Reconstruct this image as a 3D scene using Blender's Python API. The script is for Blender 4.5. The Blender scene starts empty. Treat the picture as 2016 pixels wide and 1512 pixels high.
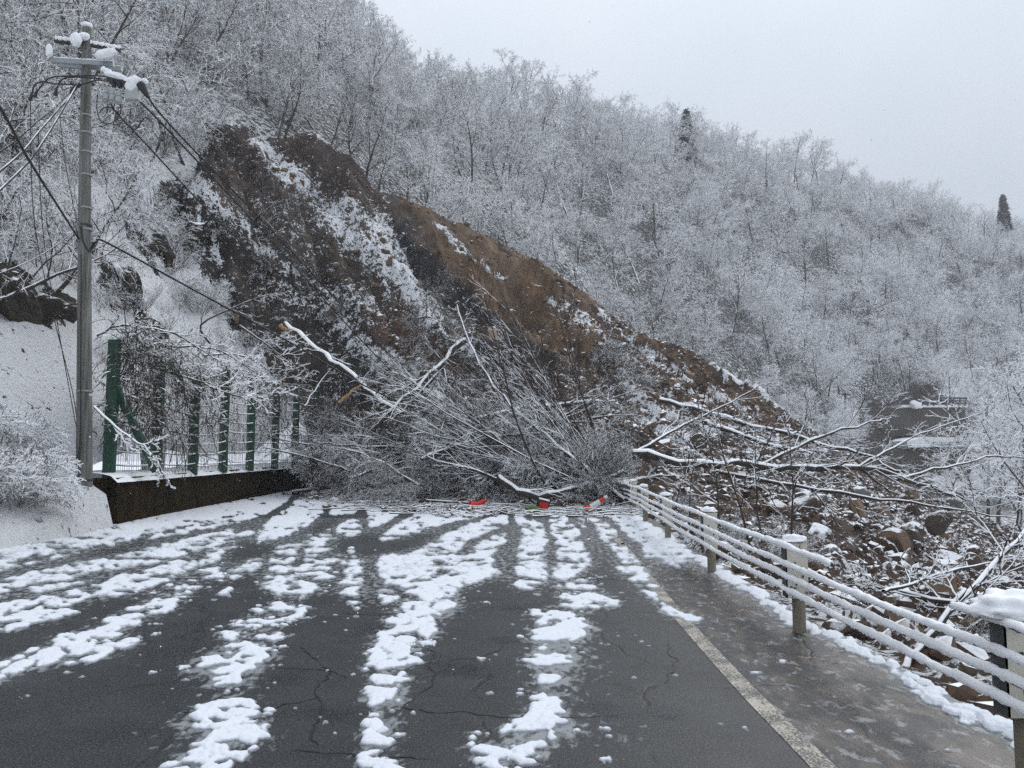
import bpy, math, random
import numpy as np
from mathutils import Vector, Matrix, noise as mnoise
R = math.radians
C = bpy.context.scene.collection
SC = bpy.context.scene
# ------------------------------------------------------------------ camera, sky, sun, exposure
F_PX = 1515.0; PITCH = R(5.05); CAM_Z = 1.68
cam = bpy.data.cameras.new('camera'); camo = bpy.data.objects.new('camera', cam); C.objects.link(camo)
camo.location = (0, 0, CAM_Z); camo.rotation_euler = (R(90) + PITCH, 0, 0)
cam.sensor_width = 36; cam.lens = F_PX / 2016 * 36; cam.clip_start = .05; cam.clip_end = 3000
SC.camera = camo
w = bpy.data.worlds.new('World'); SC.world = w; w.use_nodes = True
nt = w.node_tree; nt.nodes.clear()
wo = nt.nodes.new('ShaderNodeOutputWorld'); bg = nt.nodes.new('ShaderNodeBackground')
sky = nt.nodes.new('ShaderNodeTexSky'); sky.sky_type = 'NISHITA'; sky.sun_disc = False
sky.sun_elevation = R(42); sky.sun_rotation = R(35)
bg.inputs['Strength'].default_value = .1
tc = nt.nodes.new('ShaderNodeTexCoord'); sp = nt.nodes.new('ShaderNodeSeparateXYZ')
nt.links.new(tc.outputs['Generated'], sp.inputs[0])
rampz = nt.nodes.new('ShaderNodeMapRange'); rampz.inputs['From Min'].default_value = .25; rampz.inputs['From Max'].default_value = 1.0
rampz.inputs['To Min'].default_value = 4.5; rampz.inputs['To Max'].default_value = 11.5
nt.links.new(sp.outputs['Z'], rampz.inputs['Value'])
nz = nt.nodes.new('ShaderNodeTexNoise'); nz.inputs['Scale'].default_value = 3.0; nz.inputs['Detail'].default_value = 4
nt.links.new(tc.outputs['Generated'], nz.inputs['Vector'])
cr = nt.nodes.new('ShaderNodeValToRGB')
cr.color_ramp.elements[0].position = .3; cr.color_ramp.elements[0].color = (.86, .97, 1.10, 1)
cr.color_ramp.elements[1].position = .7; cr.color_ramp.elements[1].color = (1.0, 1.06, 1.17, 1)
nt.links.new(nz.outputs['Fac'], cr.inputs[0])
vm = nt.nodes.new('ShaderNodeVectorMath'); vm.operation = 'SCALE'
nt.links.new(cr.outputs[0], vm.inputs[0]); nt.links.new(rampz.outputs[0], vm.inputs['Scale'])
mx = nt.nodes.new('ShaderNodeMixRGB'); mx.inputs[0].default_value = .95
nt.links.new(sky.outputs[0], mx.inputs[1]); nt.links.new(vm.outputs[0], mx.inputs[2])
nt.links.new(mx.outputs[0], bg.inputs[0]); nt.links.new(bg.outputs[0], wo.inputs[0])
sun = bpy.data.lights.new('sun', 'SUN'); sun.energy = 1.15; sun.angle = R(40); sun.color = (1, .98, .95)
suno = bpy.data.objects.new('sun', sun); C.objects.link(suno)
suno.rotation_euler = (R(48), 0, R(145))
SC.view_settings.view_transform = 'Standard'; SC.view_settings.look = 'None'
SC.view_settings.gamma = 1; SC.view_settings.use_curve_mapping = False
SC.view_settings.exposure = 0.31
SC.render.engine = 'CYCLES'
cy = SC.cycles
cy.max_bounces = 4; cy.diffuse_bounces = 2; cy.glossy_bounces = 2; cy.volume_bounces = 1; cy.transparent_max_bounces = 4
cy.use_denoising = False; cy.use_adaptive_sampling = False
cy.caustics_reflective = False; cy.caustics_refractive = False
HAZE = 0.0006

# ------------------------------------------------------------------ photograph <-> place
CP, SP = math.cos(PITCH), math.sin(PITCH)
def W(px, py, Y):
    """point of the place seen at that pixel of the photograph, Y metres ahead"""
    u = (px - 1008) / F_PX; v = (756 - py) / F_PX
    d = np.array([u, CP - v * SP, SP + v * CP])
    return d * (Y / d[1]) + np.array([0, 0, CAM_Z])
def PX(x, y, z):
    zz = z - CAM_Z
    f = y * CP + zz * SP; up = -y * SP + zz * CP
    f = np.maximum(f, .05)
    return 1008 + F_PX * x / f, 756 - F_PX * up / f
def GR(px, py, z=0.0):
    u = (px - 1008) / F_PX; v = (756 - py) / F_PX
    d = np.array([u, CP - v * SP, SP + v * CP]); t = (z - CAM_Z) / d[2]
    return d * t + np.array([0, 0, CAM_Z])

# ------------------------------------------------------------------ noise
_rs = np.random.RandomState(7)
_perm = _rs.permutation(4096).astype(np.int64)
_val = _rs.rand(4096) * 2 - 1
def vnoise(x, y, seed=0):
    x = np.asarray(x, float); y = np.asarray(y, float)
    xi = np.floor(x).astype(np.int64); yi = np.floor(y).astype(np.int64)
    fx = x - xi; fy = y - yi
    fx = fx * fx * fx * (fx * (fx * 6 - 15) + 10); fy = fy * fy * fy * (fy * (fy * 6 - 15) + 10)
    def h(a, b): return _val[_perm[(_perm[(a + seed * 131) & 4095] + b) & 4095]]
    return (h(xi, yi) * (1 - fx) + h(xi + 1, yi) * fx) * (1 - fy) + (h(xi, yi + 1) * (1 - fx) + h(xi + 1, yi + 1) * fx) * fy
def fbm(x, y, oct=4, seed=0, gain=.5):
    s = 0; a = 1; t = 0
    for k in range(oct):
        s = s + a * vnoise(x, y, seed + k); t += a; a *= gain
        x, y = x * 1.93 + y * .37 + 11.3, y * 1.93 - x * .37 + 5.1
    return s / t
def inpoly(px, py, poly):
    r = np.zeros(np.shape(px), bool); n = len(poly)
    for i in range(n):
        x1, y1 = poly[i]; x2, y2 = poly[(i + 1) % n]
        if y1 == y2: continue
        c = ((y1 > py) != (y2 > py)) & (px < (x2 - x1) * (py - y1) / (y2 - y1) + x1)
        r ^= c
    return r
def band(px, py, pl):
    """1 on the polyline, falling to 0 at its half-width and below beyond it"""
    best = np.full(np.shape(px), -9.)
    for (x1, y1, w1), (x2, y2, w2) in zip(pl, pl[1:]):
        dx, dy = x2 - x1, y2 - y1
        t = np.clip(((px - x1) * dx + (py - y1) * dy) / (dx * dx + dy * dy), 0, 1)
        d = np.hypot(px - x1 - t * dx, py - y1 - t * dy); ww = w1 + (w2 - w1) * t
        best = np.maximum(best, 1 - d / ww)
    return best
def sstep(a, b, x):
    t = np.clip((x - a) / (b - a), 0, 1); return t * t * (3 - 2 * t)

# ------------------------------------------------------------------ materials
def newmat(name):
    m = bpy.data.materials.new(name); m.use_nodes = True
    n = m.node_tree; b = n.nodes['Principled BSDF']; return m, n, b
def nd(n, t, **kw):
    o = n.nodes.new(t)
    for k, v in kw.items():
        if k.startswith('_'): setattr(o, k[1:], v)
        else: o.inputs[k.replace('_', ' ')].default_value = v
    return o
def mathn(n, op, a, b=None, clamp=False):
    o = n.nodes.new('ShaderNodeMath'); o.operation = op; o.use_clamp = clamp
    for i, v in enumerate((a, b)):
        if v is None: continue
        if isinstance(v, (int, float)): o.inputs[i].default_value = v
        else: n.links.new(v, o.inputs[i])
    return o.outputs[0]
def noisen(n, vec, scale, detail=4, rough=.55, dist=0):
    o = nd(n, 'ShaderNodeTexNoise', Scale=scale, Detail=detail, Roughness=rough, Distortion=dist)
    if vec is not None: n.links.new(vec, o.inputs['Vector'])
    return o.outputs['Fac']
def mixc(n, f, a, b):
    o = n.nodes.new('ShaderNodeMixRGB')
    for i, v in enumerate((f, a, b)):
        if isinstance(v, (int, float)): o.inputs[i].default_value = v
        elif isinstance(v, tuple): o.inputs[i].default_value = (*v, 1)
        else: n.links.new(v, o.inputs[i])
    return o.outputs[0]
def bump(n, b, h, strength, dist):
    o = nd(n, 'ShaderNodeBump', Strength=strength, Distance=dist)
    n.links.new(h, o.inputs['Height']); n.links.new(o.outputs[0], b.inputs['Normal'])
def wpos(n): return n.nodes.new('ShaderNodeNewGeometry').outputs['Position']
def opos(n): return n.nodes.new('ShaderNodeTexCoord').outputs['Object']
SNOW = (.865, .872, .885)
def plain(name, col, rough=.7, var=.25, scale=6, metal=0, bmp=.2, spec=.4):
    m, n, b = newmat(name); p = opos(n)
    f = noisen(n, p, scale, 5)
    c = mixc(n, f, tuple(v * (1 - var) for v in col), tuple(min(1, v * (1 + var)) for v in col))
    n.links.new(c, b.inputs['Base Color']); b.inputs['Roughness'].default_value = rough
    b.inputs['Metallic'].default_value = metal; b.inputs['Specular IOR Level'].default_value = spec
    if bmp: bump(n, b, noisen(n, p, scale * 6, 4), bmp, .01)
    return m
def mk_snow(name='snow', col=SNOW):
    m, n, b = newmat(name); p = wpos(n)
    f = noisen(n, p, 2.5, 5)
    n.links.new(mixc(n, f, tuple(v * .93 for v in col), col), b.inputs['Base Color'])
    b.inputs['Roughness'].default_value = .75; b.inputs['Specular IOR Level'].default_value = .15
    h = mathn(n, 'ADD', noisen(n, p, 14, 5), mathn(n, 'MULTIPLY', noisen(n, p, 90, 3), .25))
    bump(n, b, h, .5, .02)
    return m
def mk_snowy(name, c1, c2, thr=.12, soft=6, nscale=4, amp=.9, rough=.8, scale=8, bmp=.4, bdist=.02):
    """a surface with snow lying on whatever faces up"""
    m, n, b = newmat(name); p = opos(n); g = n.nodes.new('ShaderNodeNewGeometry')
    s = n.nodes.new('ShaderNodeSeparateXYZ'); n.links.new(g.outputs['Normal'], s.inputs[0])
    base = mixc(n, noisen(n, p, scale, 6), c1, c2)
    k = mathn(n, 'SUBTRACT', noisen(n, g.outputs['Position'], nscale, 3), .5)
    k = mathn(n, 'ADD', mathn(n, 'MULTIPLY', k, amp), s.outputs['Z'])
    k = mathn(n, 'MULTIPLY', mathn(n, 'SUBTRACT', k, thr), soft, True)
    n.links.new(mixc(n, k, base, SNOW), b.inputs['Base Color'])
    b.inputs['Roughness'].default_value = rough; b.inputs['Specular IOR Level'].default_value = .25
    if bmp: bump(n, b, noisen(n, p, scale * 3, 4), bmp, bdist)
    return m
M = {}
M['snow'] = mk_snow(); M['snow_wet'] = mk_snow('snow_wet', (.70, .72, .76))
_n = M['snow_wet'].node_tree; _b = _n.nodes['Principled BSDF']; _c = _b.inputs['Base Color'].links[0].from_socket
_t = _n.nodes.new('ShaderNodeAttribute'); _t.attribute_name = 'thick'
_k = mathn(_n, 'MULTIPLY', mathn(_n, 'ADD', mathn(_n, 'SUBTRACT', _t.outputs['Fac'], .28), mathn(_n, 'MULTIPLY', mathn(_n, 'SUBTRACT', noisen(_n, wpos(_n), 12, 5, .7), .5), 1.1)), 2.6, True)
_n.links.new(mixc(_n, _k, (.23, .245, .26), _c), _b.inputs['Base Color'])
M['bark_far'] = mk_snowy('bark_far', (.05, .045, .042), (.11, .10, .095), thr=.12, bmp=0, nscale=.6, amp=1.0)
M['twig_far'] = mk_snowy('twig_far', (.15, .14, .135), (.28, .265, .26), thr=-.62, bmp=0, nscale=.3, amp=1.6)
M['bark_near'] = mk_snowy('bark_near', (.025, .021, .018), (.085, .068, .055), thr=.34, nscale=3, amp=.5, soft=9)
M['twig_near'] = mk_snowy('twig_near', (.024, .019, .016), (.07, .052, .043), thr=.26, bmp=0, nscale=1.5, amp=1.1, soft=8)
M['twig_dark'] = mk_snowy('twig_dark', (.018, .014, .012), (.055, .04, .033), thr=.42, bmp=0, nscale=1.5, amp=.9, soft=8)
M['twig_hill'] = mk_snowy('twig_hill', (.03, .025, .022), (.10, .08, .07), thr=-.18, bmp=0, nscale=.8, amp=1.5, soft=8)
M['rock'] = mk_snowy('rock', (.045, .036, .03), (.12, .085, .062), thr=.66, soft=7, nscale=2.2, amp=.9, scale=3, bmp=.8, bdist=.05)
M['rock_tan'] = mk_snowy('rock_tan', (.13, .085, .055), (.26, .18, .12), thr=.72, soft=7, nscale=2.2, amp=.9, scale=3, bmp=.8, bdist=.05)
M['rock_mix'] = mk_snowy('rock_mix', (.06, .042, .03), (.19, .125, .08), thr=.68, soft=7, nscale=1.2, amp=.9, scale=.9, bmp=.8, bdist=.05)
M['rock_grey'] = mk_snowy('rock_grey', (.06, .06, .06), (.2, .19, .18), thr=.6, soft=7, nscale=2.2, amp=.9, scale=3, bmp=.8, bdist=.05)

def mk_ground(name):
    m, n, b = newmat(name); p = wpos(n)
    a = n.nodes.new('ShaderNodeAttribute'); a.attribute_name = 'soil'
    s = n.nodes.new('ShaderNodeAttribute'); s.attribute_name = 'snowy'
    f = noisen(n, p, 1.1, 8, .65); f2 = noisen(n, p, 7, 6, .7)
    k = mathn(n, 'ADD', mathn(n, 'MULTIPLY', f, 1.1), mathn(n, 'MULTIPLY', f2, .75))
    vmn = n.nodes.new('ShaderNodeVectorMath'); vmn.operation = 'SCALE'
    n.links.new(a.outputs['Color'], vmn.inputs[0]); n.links.new(mathn(n, 'MULTIPLY', mathn(n, 'POWER', k, 1.6), 1.05), vmn.inputs['Scale'])
    q = mathn(n, 'ADD', mathn(n, 'SUBTRACT', noisen(n, p, 2.6, 9, .68), .5), mathn(n, 'MULTIPLY', mathn(n, 'SUBTRACT', noisen(n, p, 9, 5, .7), .5), .9))
    q = mathn(n, 'ADD', mathn(n, 'MULTIPLY', q, 1.9), s.outputs['Fac'])
    sf = mathn(n, 'MULTIPLY', mathn(n, 'SUBTRACT', q, .5), 11, True)
    n.links.new(mixc(n, sf, vmn.outputs[0], SNOW), b.inputs['Base Color'])
    b.inputs['Roughness'].default_value = .85; b.inputs['Specular IOR Level'].default_value = .2
    h = mathn(n, 'ADD', mathn(n, 'MULTIPLY', sf, .5), mathn(n, 'MULTIPLY', f2, 1.0))
    bump(n, b, h, 1.0, .22)
    return m
M['ground'] = mk_ground('ground_soil')

def mk_asphalt():
    m, n, b = newmat('wet_asphalt'); p = wpos(n)
    sl = n.nodes.new('ShaderNodeAttribute'); sl.attribute_name = 'slush'
    dr = n.nodes.new('ShaderNodeAttribute'); dr.attribute_name = 'dirt'
    base = mixc(n, mathn(n, 'MULTIPLY', mathn(n, 'SUBTRACT', noisen(n, p, 1.6, 8, .7), .3), 2.4, True), (.009, .010, .011), (.028, .030, .0315))
    sp_ = noisen(n, p, 70, 5, .85)
    base = mixc(n, mathn(n, 'MULTIPLY', mathn(n, 'SUBTRACT', sp_, .53), 12, True), base, (.105, .11, .115))
    # hairline cracks
    mp = nd(n, 'ShaderNodeMapping'); n.links.new(p, mp.inputs[0]); mp.inputs['Scale'].default_value = (.9, .55, 1)
    wn = nd(n, 'ShaderNodeTexNoise', Scale=2.2, Detail=5); n.links.new(mp.outputs[0], wn.inputs['Vector'])
    add = nd(n, 'ShaderNodeMixRGB'); add.blend_type = 'ADD'; add.inputs[0].default_value = .55
    n.links.new(mp.outputs[0], add.inputs[1]); n.links.new(wn.outputs['Color'], add.inputs[2])
    v = nd(n, 'ShaderNodeTexVoronoi', _feature='DISTANCE_TO_EDGE', Scale=.8); n.links.new(add.outputs[0], v.inputs['Vector'])
    brk = mathn(n, 'MULTIPLY', mathn(n, 'SUBTRACT', noisen(n, p, .8, 3), .44), 9, True)
    crack = mathn(n, 'MULTIPLY', mathn(n, 'SUBTRACT', 1.0, mathn(n, 'MULTIPLY', v.outputs['Distance'], 48), True), brk)
    base = mixc(n, mathn(n, 'MULTIPLY', crack, .85), base, (.008, .008, .008))
    # dirty meltwater and ice on the shoulder, elongated
    mp2 = nd(n, 'ShaderNodeMapping'); n.links.new(p, mp2.inputs[0]); mp2.inputs['Scale'].default_value = (2.1, 1.15, 1)
    q = noisen(n, mp2.outputs[0], 1.3, 8, .68, .6)
    dq = mathn(n, 'MULTIPLY', mathn(n, 'ADD', mathn(n, 'SUBTRACT', q, .56), mathn(n, 'MULTIPLY', dr.outputs['Fac'], .10)), 8, True)
    dq = mathn(n, 'MULTIPLY', dq, dr.outputs['Fac'], True)
    base = mixc(n, mathn(n, 'MULTIPLY', dq, .85), base, (.095, .074, .058))
    q3 = noisen(n, mp2.outputs[0], 4.2, 7, .7, .4)
    wq = mathn(n, 'MULTIPLY', mathn(n, 'SUBTRACT', q3, .55), 12, True)
    base = mixc(n, mathn(n, 'MULTIPLY', mathn(n, 'MULTIPLY', wq, dr.outputs['Fac']), .7), base, (.33, .33, .33))
    # slush: thin grey melting snow
    mp3 = nd(n, 'ShaderNodeMapping'); n.links.new(p, mp3.inputs[0]); mp3.inputs['Scale'].default_value = (2.0, 1.1, 1)
    q2 = noisen(n, mp3.outputs[0], 6.5, 6, .62, .3)
    sq = mathn(n, 'MULTIPLY', mathn(n, 'ADD', mathn(n, 'SUBTRACT', q2, .80), mathn(n, 'MULTIPLY', sl.outputs['Fac'], .375)), 7, True)
    base = mixc(n, mathn(n, 'MULTIPLY', sq, .62), base, (.36, .38, .39))
    n.links.new(base, b.inputs['Base Color'])
    rg = mathn(n, 'ADD', mathn(n, 'MULTIPLY', noisen(n, p, 1.4, 5), .5), .25)
    rg = mathn(n, 'SUBTRACT', rg, mathn(n, 'MULTIPLY', dq, .12), True)
    rg = mathn(n, 'SUBTRACT', rg, mathn(n, 'MULTIPLY', mathn(n, 'MULTIPLY', mathn(n, 'SUBTRACT', noisen(n, p, 1.1, 5, .6), .52), 6, True), .28), True)
    n.links.new(rg, b.inputs['Roughness']); b.inputs['Specular IOR Level'].default_value = .32
    h = mathn(n, 'SUBTRACT', mathn(n, 'MULTIPLY', sp_, .35), crack)
    h = mathn(n, 'ADD', h, mathn(n, 'MULTIPLY', sq, .8))
    h = mathn(n, 'ADD', h, mathn(n, 'MULTIPLY', mathn(n, 'MULTIPLY', q, dr.outputs['Fac']), 2.0))
    bump(n, b, h, .55, .008)
    return m
M['asphalt'] = mk_asphalt()
def mk_line():
    m, n, b = newmat('worn_road_paint'); p = wpos(n)
    wv = mathn(n, 'ADD', noisen(n, p, 70, 3, .7), mathn(n, 'MULTIPLY', noisen(n, p, 3.5, 4), .5))
    k = mathn(n, 'MULTIPLY', mathn(n, 'SUBTRACT', wv, .70), 8, True)
    n.links.new(mixc(n, k, (.05, .05, .05), (.42, .38, .31)), b.inputs['Base Color'])
    b.inputs['Roughness'].default_value = .6; return m
M['line'] = mk_line()
def mk_pole():
    m, n, b = newmat('pole_concrete'); p = opos(n); mp = nd(n, 'ShaderNodeMapping'); n.links.new(p, mp.inputs[0]); mp.inputs['Scale'].default_value = (9, 9, .35)
    f = noisen(n, mp.outputs[0], 2.2, 7, .65); c = mixc(n, mathn(n, 'MULTIPLY', mathn(n, 'SUBTRACT', f, .32), 2.6, True), (.06, .058, .052), (.25, .245, .225))
    c = mixc(n, mathn(n, 'MULTIPLY', mathn(n, 'SUBTRACT', noisen(n, p, 1.1, 4), .5), 2.5, True), c, (.12, .115, .10)); n.links.new(c, b.inputs['Base Color']); b.inputs['Roughness'].default_value = .85; b.inputs['Specular IOR Level'].default_value = .2
    bump(n, b, f, .6, .02); return m
M['pole'] = mk_pole()
M['steel'] = plain('galvanised_steel', (.28, .3, .31), .5, .2, 8, .6)
M['dark'] = plain('dark_rubber', (.02, .02, .022), .6, .3, 10)
M['ceramic'] = plain('grey_insulator', (.35, .36, .36), .4, .2, 10)
M['post_brown'] = plain('weathered_post', (.20, .175, .13), .8, .35, 10, bmp=.4)
M['green'] = plain('green_paint', (.018, .062, .038), .55, .5, 5)
M['wire'] = mk_snowy('fence_wire', (.12, .12, .11), (.2, .2, .2), thr=.1, bmp=0, nscale=5, amp=1.2)
M['vine'] = mk_snowy('vine_stems', (.03, .024, .018), (.08, .065, .05), thr=.42, bmp=0, nscale=3, amp=1.2)
M['red'] = plain('red_plastic', (.55, .02, .015), .4, .3, 7)
M['white'] = plain('white_plastic', (.62, .62, .6), .5, .1, 7)
M['moss'] = plain('moss', (.10, .17, .03), .95, .6, 16, bmp=1)
M['wood'] = plain('split_wood', (.42, .24, .11), .8, .3, 9, bmp=.5)
M['conc_far'] = plain('brown_bank', (.085, .075, .065), .9, .4, .25, bmp=0)
M['bridge'] = plain('dark_steel', (.05, .05, .05), .7, .2, 3, bmp=0)
M['needle'] = mk_snowy('conifer_needles', (.012, .018, .015), (.03, .04, .03), thr=.8, bmp=0, nscale=1.5, amp=1.3)
def mk_plate():
    m, n, b = newmat('peeling_white_plate'); p = wpos(n)
    k = mathn(n, 'MULTIPLY', mathn(n, 'SUBTRACT', noisen(n, p, 9, 4, .6), .60), 25, True)
    st = noisen(n, p, 3, 4)
    c = mixc(n, st, (.66, .64, .57), (.42, .38, .29))
    n.links.new(mixc(n, k, c, (.09, .095, .1)), b.inputs['Base Color']); b.inputs['Roughness'].default_value = .5
    return m
M['plate'] = mk_plate()
def mk_mossy():
    m, n, b = newmat('mossy_concrete'); p = wpos(n)
    mp = nd(n, 'ShaderNodeMapping'); n.links.new(p, mp.inputs[0]); mp.inputs['Scale'].default_value = (1, 1, .45)
    f = noisen(n, mp.outputs[0], 4, 8, .7)
    c = mixc(n, mathn(n, 'MULTIPLY', mathn(n, 'SUBTRACT', f, .38), 4, True), (.007, .006, .005), (.032, .021, .008))
    g2 = mathn(n, 'MULTIPLY', mathn(n, 'SUBTRACT', noisen(n, p, 9, 5), .55), 6, True)
    c = mixc(n, mathn(n, 'MULTIPLY', g2, .75), c, (.05, .042, .012))
    sn = mathn(n, 'MULTIPLY', mathn(n, 'SUBTRACT', noisen(n, p, 13, 2), .76), 14, True)
    n.links.new(mixc(n, sn, c, SNOW), b.inputs['Base Color']); b.inputs['Roughness'].default_value = 1; b.inputs['Specular IOR Level'].default_value = .05
    bump(n, b, f, 1, .08); return m
M['mossy'] = mk_mossy()

# ------------------------------------------------------------------ object helpers
def mesh_np(name, V, Fq, mat=None, smooth=False, mats=None):
    """V (n,3), Fq list of arrays of faces (k,3) or (k,4)"""
    me = bpy.data.meshes.new(name)
    V = np.asarray(V, np.float32)
    arrs = [np.asarray(f, np.int32) for f in (Fq if isinstance(Fq, list) and np.ndim(Fq[0]) == 2 else [Fq]) if len(f)]
    arrs = [a.reshape(-1, a.shape[-1]) for a in arrs]; loops = np.concatenate([a.ravel() for a in arrs]); tot = np.concatenate([np.full(len(a), a.shape[1], np.int32) for a in arrs])
    start = np.concatenate([[0], np.cumsum(tot)[:-1]]).astype(np.int32)
    me.vertices.add(len(V)); me.vertices.foreach_set('co', V.ravel())
    me.loops.add(len(loops)); me.loops.foreach_set('vertex_index', loops)
    me.polygons.add(len(tot)); me.polygons.foreach_set('loop_start', start); me.polygons.foreach_set('loop_total', tot)
    me.polygons.foreach_set('use_smooth', np.full(len(tot), bool(smooth)))
    me.update(calc_edges=True)
    if mat is not None: me.materials.append(mat)
    return me
def link(name, me, parent=None, loc=None):
    o = bpy.data.objects.new(name, me); C.objects.link(o)
    if parent is not None: o.parent = parent
    if loc is not None: o.location = loc
    return o
def thing(name, label, cat, loc=(0, 0, 0), rot=(0, 0, 0), scale=None, group=None):
    o = link(name, None); o.location = [float(v) for v in loc]; o.rotation_euler = rot
    if scale is not None: o.scale = scale if hasattr(scale, '__len__') else (scale,) * 3
    o['label'] = label; o['category'] = cat
    if group: o['group'] = group
    return o
def tag(o, label, cat, group=None):
    o['label'] = label; o['category'] = cat
    if group: o['group'] = group
    return o
class MB:
    def __init__(s): s.v = []; s.q = []; s.t = []; s.n = 0
    def add(s, v, f):
        v = np.asarray(v, float); f = np.asarray(f)
        (s.q if f.shape[1] == 4 else s.t).append(f + s.n); s.v.append(v); s.n += len(v)
    def box(s, c, size, M3=None):
        v = np.array([[x, y, z] for x in (-.5, .5) for y in (-.5, .5) for z in (-.5, .5)]) * np.array(size)
        if M3 is not None: v = v @ np.asarray(M3).T
        s.add(v + np.array(c), [[0, 1, 3, 2], [4, 6, 7, 5], [0, 4, 5, 1], [2, 3, 7, 6], [0, 2, 6, 4], [1, 5, 7, 3]])
    def tube(s, pts, rad, k=8, cap=True):
        pts = np.asarray(pts, float); n = len(pts); rad = np.full(n, rad) if np.isscalar(rad) else np.asarray(rad, float)
        v, f = tubes_batch(pts[None], rad[None], k); base = v
        s.add(base, f)
        if cap:
            for e in (0, n - 1):
                c = pts[e]; ring = base[e * k:(e + 1) * k]
                vv = np.vstack([ring, c]); ff = [[i, (i + 1) % k, k] if e else [(i + 1) % k, i, k] for i in range(k)]
                s.add(vv, ff)
    def build(s, name, mat, parent=None, smooth=False):
        fl = []
        if s.q: fl.append(np.vstack(s.q))
        if s.t: fl.append(np.vstack(s.t))
        return link(name, mesh_np(name, np.vstack(s.v), fl, mat, smooth), parent)
def tubes_batch(P, Rd, k, phase=None):
    """P (m,n,3) Rd (m,n) -> verts, quads"""
    m, n, _ = P.shape
    T = np.empty_like(P); T[:, 1:-1] = P[:, 2:] - P[:, :-2]; T[:, 0] = P[:, 1] - P[:, 0]; T[:, -1] = P[:, -1] - P[:, -2]
    T /= np.linalg.norm(T, axis=2, keepdims=True) + 1e-9
    mean = P[:, -1] - P[:, 0]; mean /= np.linalg.norm(mean, axis=1, keepdims=True) + 1e-9
    ref = np.tile(np.array([0., 0, 1]), (m, 1)); ref[np.abs(mean[:, 2]) > .93] = (1, .1, 0)
    S = np.cross(T, ref[:, None, :]); S /= np.linalg.norm(S, axis=2, keepdims=True) + 1e-9
    U = np.cross(S, T)
    ang = np.arange(k) * 2 * math.pi / k + math.pi / 2
    V = P[:, :, None, :] + Rd[:, :, None, None] * (np.cos(ang)[None, None, :, None] * S[:, :, None, :] + np.sin(ang)[None, None, :, None] * U[:, :, None, :])
    V = V.reshape(-1, 3)
    i = np.arange(k); j = (i + 1) % k
    q = np.stack([i, j, j + k, i + k], 1)
    f = (q[None, :, :] + (np.arange(n - 1) * k)[:, None, None]).reshape(-1, 4)
    f = (f[None] + (np.arange(m) * n * k)[:, None, None]).reshape(-1, 4)
    return V, f
def paths_mesh(name, groups, mat, smooth=False):
    """groups: dict (n,k)->list of (pts, radii)"""
    Vs = []; Fs = []; off = 0
    for (n, k), L in groups.items():
        if not L: continue
        P = np.array([a for a, _ in L]); Rd = np.array([b for _, b in L])
        v, f = tubes_batch(P, Rd, k); Vs.append(v); Fs.append(f + off); off += len(v)
    return mesh_np(name, np.vstack(Vs), np.vstack(Fs), mat, smooth)

# ------------------------------------------------------------------ terrain height functions
class RBF:
    def __init__(s, pts, smooth=.02):
        P = np.array(pts, float); s.c = P[:, :2] / 30; n = len(P)
        d = np.linalg.norm(s.c[:, None] - s.c[None], axis=2); K = s.k(d) + np.eye(n) * smooth
        A = np.zeros((n + 3, n + 3)); A[:n, :n] = K; A[:n, n] = 1; A[:n, n + 1:] = s.c; A[n, :n] = 1; A[n + 1:, :n] = s.c.T
        s.w = np.linalg.solve(A, np.concatenate([P[:, 2], [0, 0, 0]]))
    @staticmethod
    def k(d): return np.where(d > 1e-9, d * d * np.log(np.maximum(d, 1e-9)), 0)
    def __call__(s, x, y):
        sh = np.shape(x); q = np.stack([np.ravel(x), np.ravel(y)], 1) / 30; out = np.empty(len(q)); n = len(s.c)
        for i in range(0, len(q), 20000):
            b = q[i:i + 20000]; d = np.sqrt(((b[:, None] - s.c[None]) ** 2).sum(2))
            out[i:i + 20000] = s.k(d) @ s.w[:n] + s.w[n] + b @ s.w[n + 1:]
        return out.reshape(sh)
crest_px = [(-900, -700, 60), (-300, -500, 60), (0, -250, 58), (250, 60, 55), (440, 235, 47), (600, 262, 52), (680, 300, 53), (730, 368, 51), (850, 402, 53), (950, 465, 56),
            (1060, 505, 59), (1130, 560, 60), (1200, 622, 60), (1300, 675, 60), (1400, 722, 60), (1560, 830, 57), (1650, 890, 52), (1750, 945, 49), (1900, 1012, 46), (2016, 1050, 44), (2400, 1100, 42)]
fc = [tuple(W(*p)) for p in crest_px[3:]]
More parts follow.
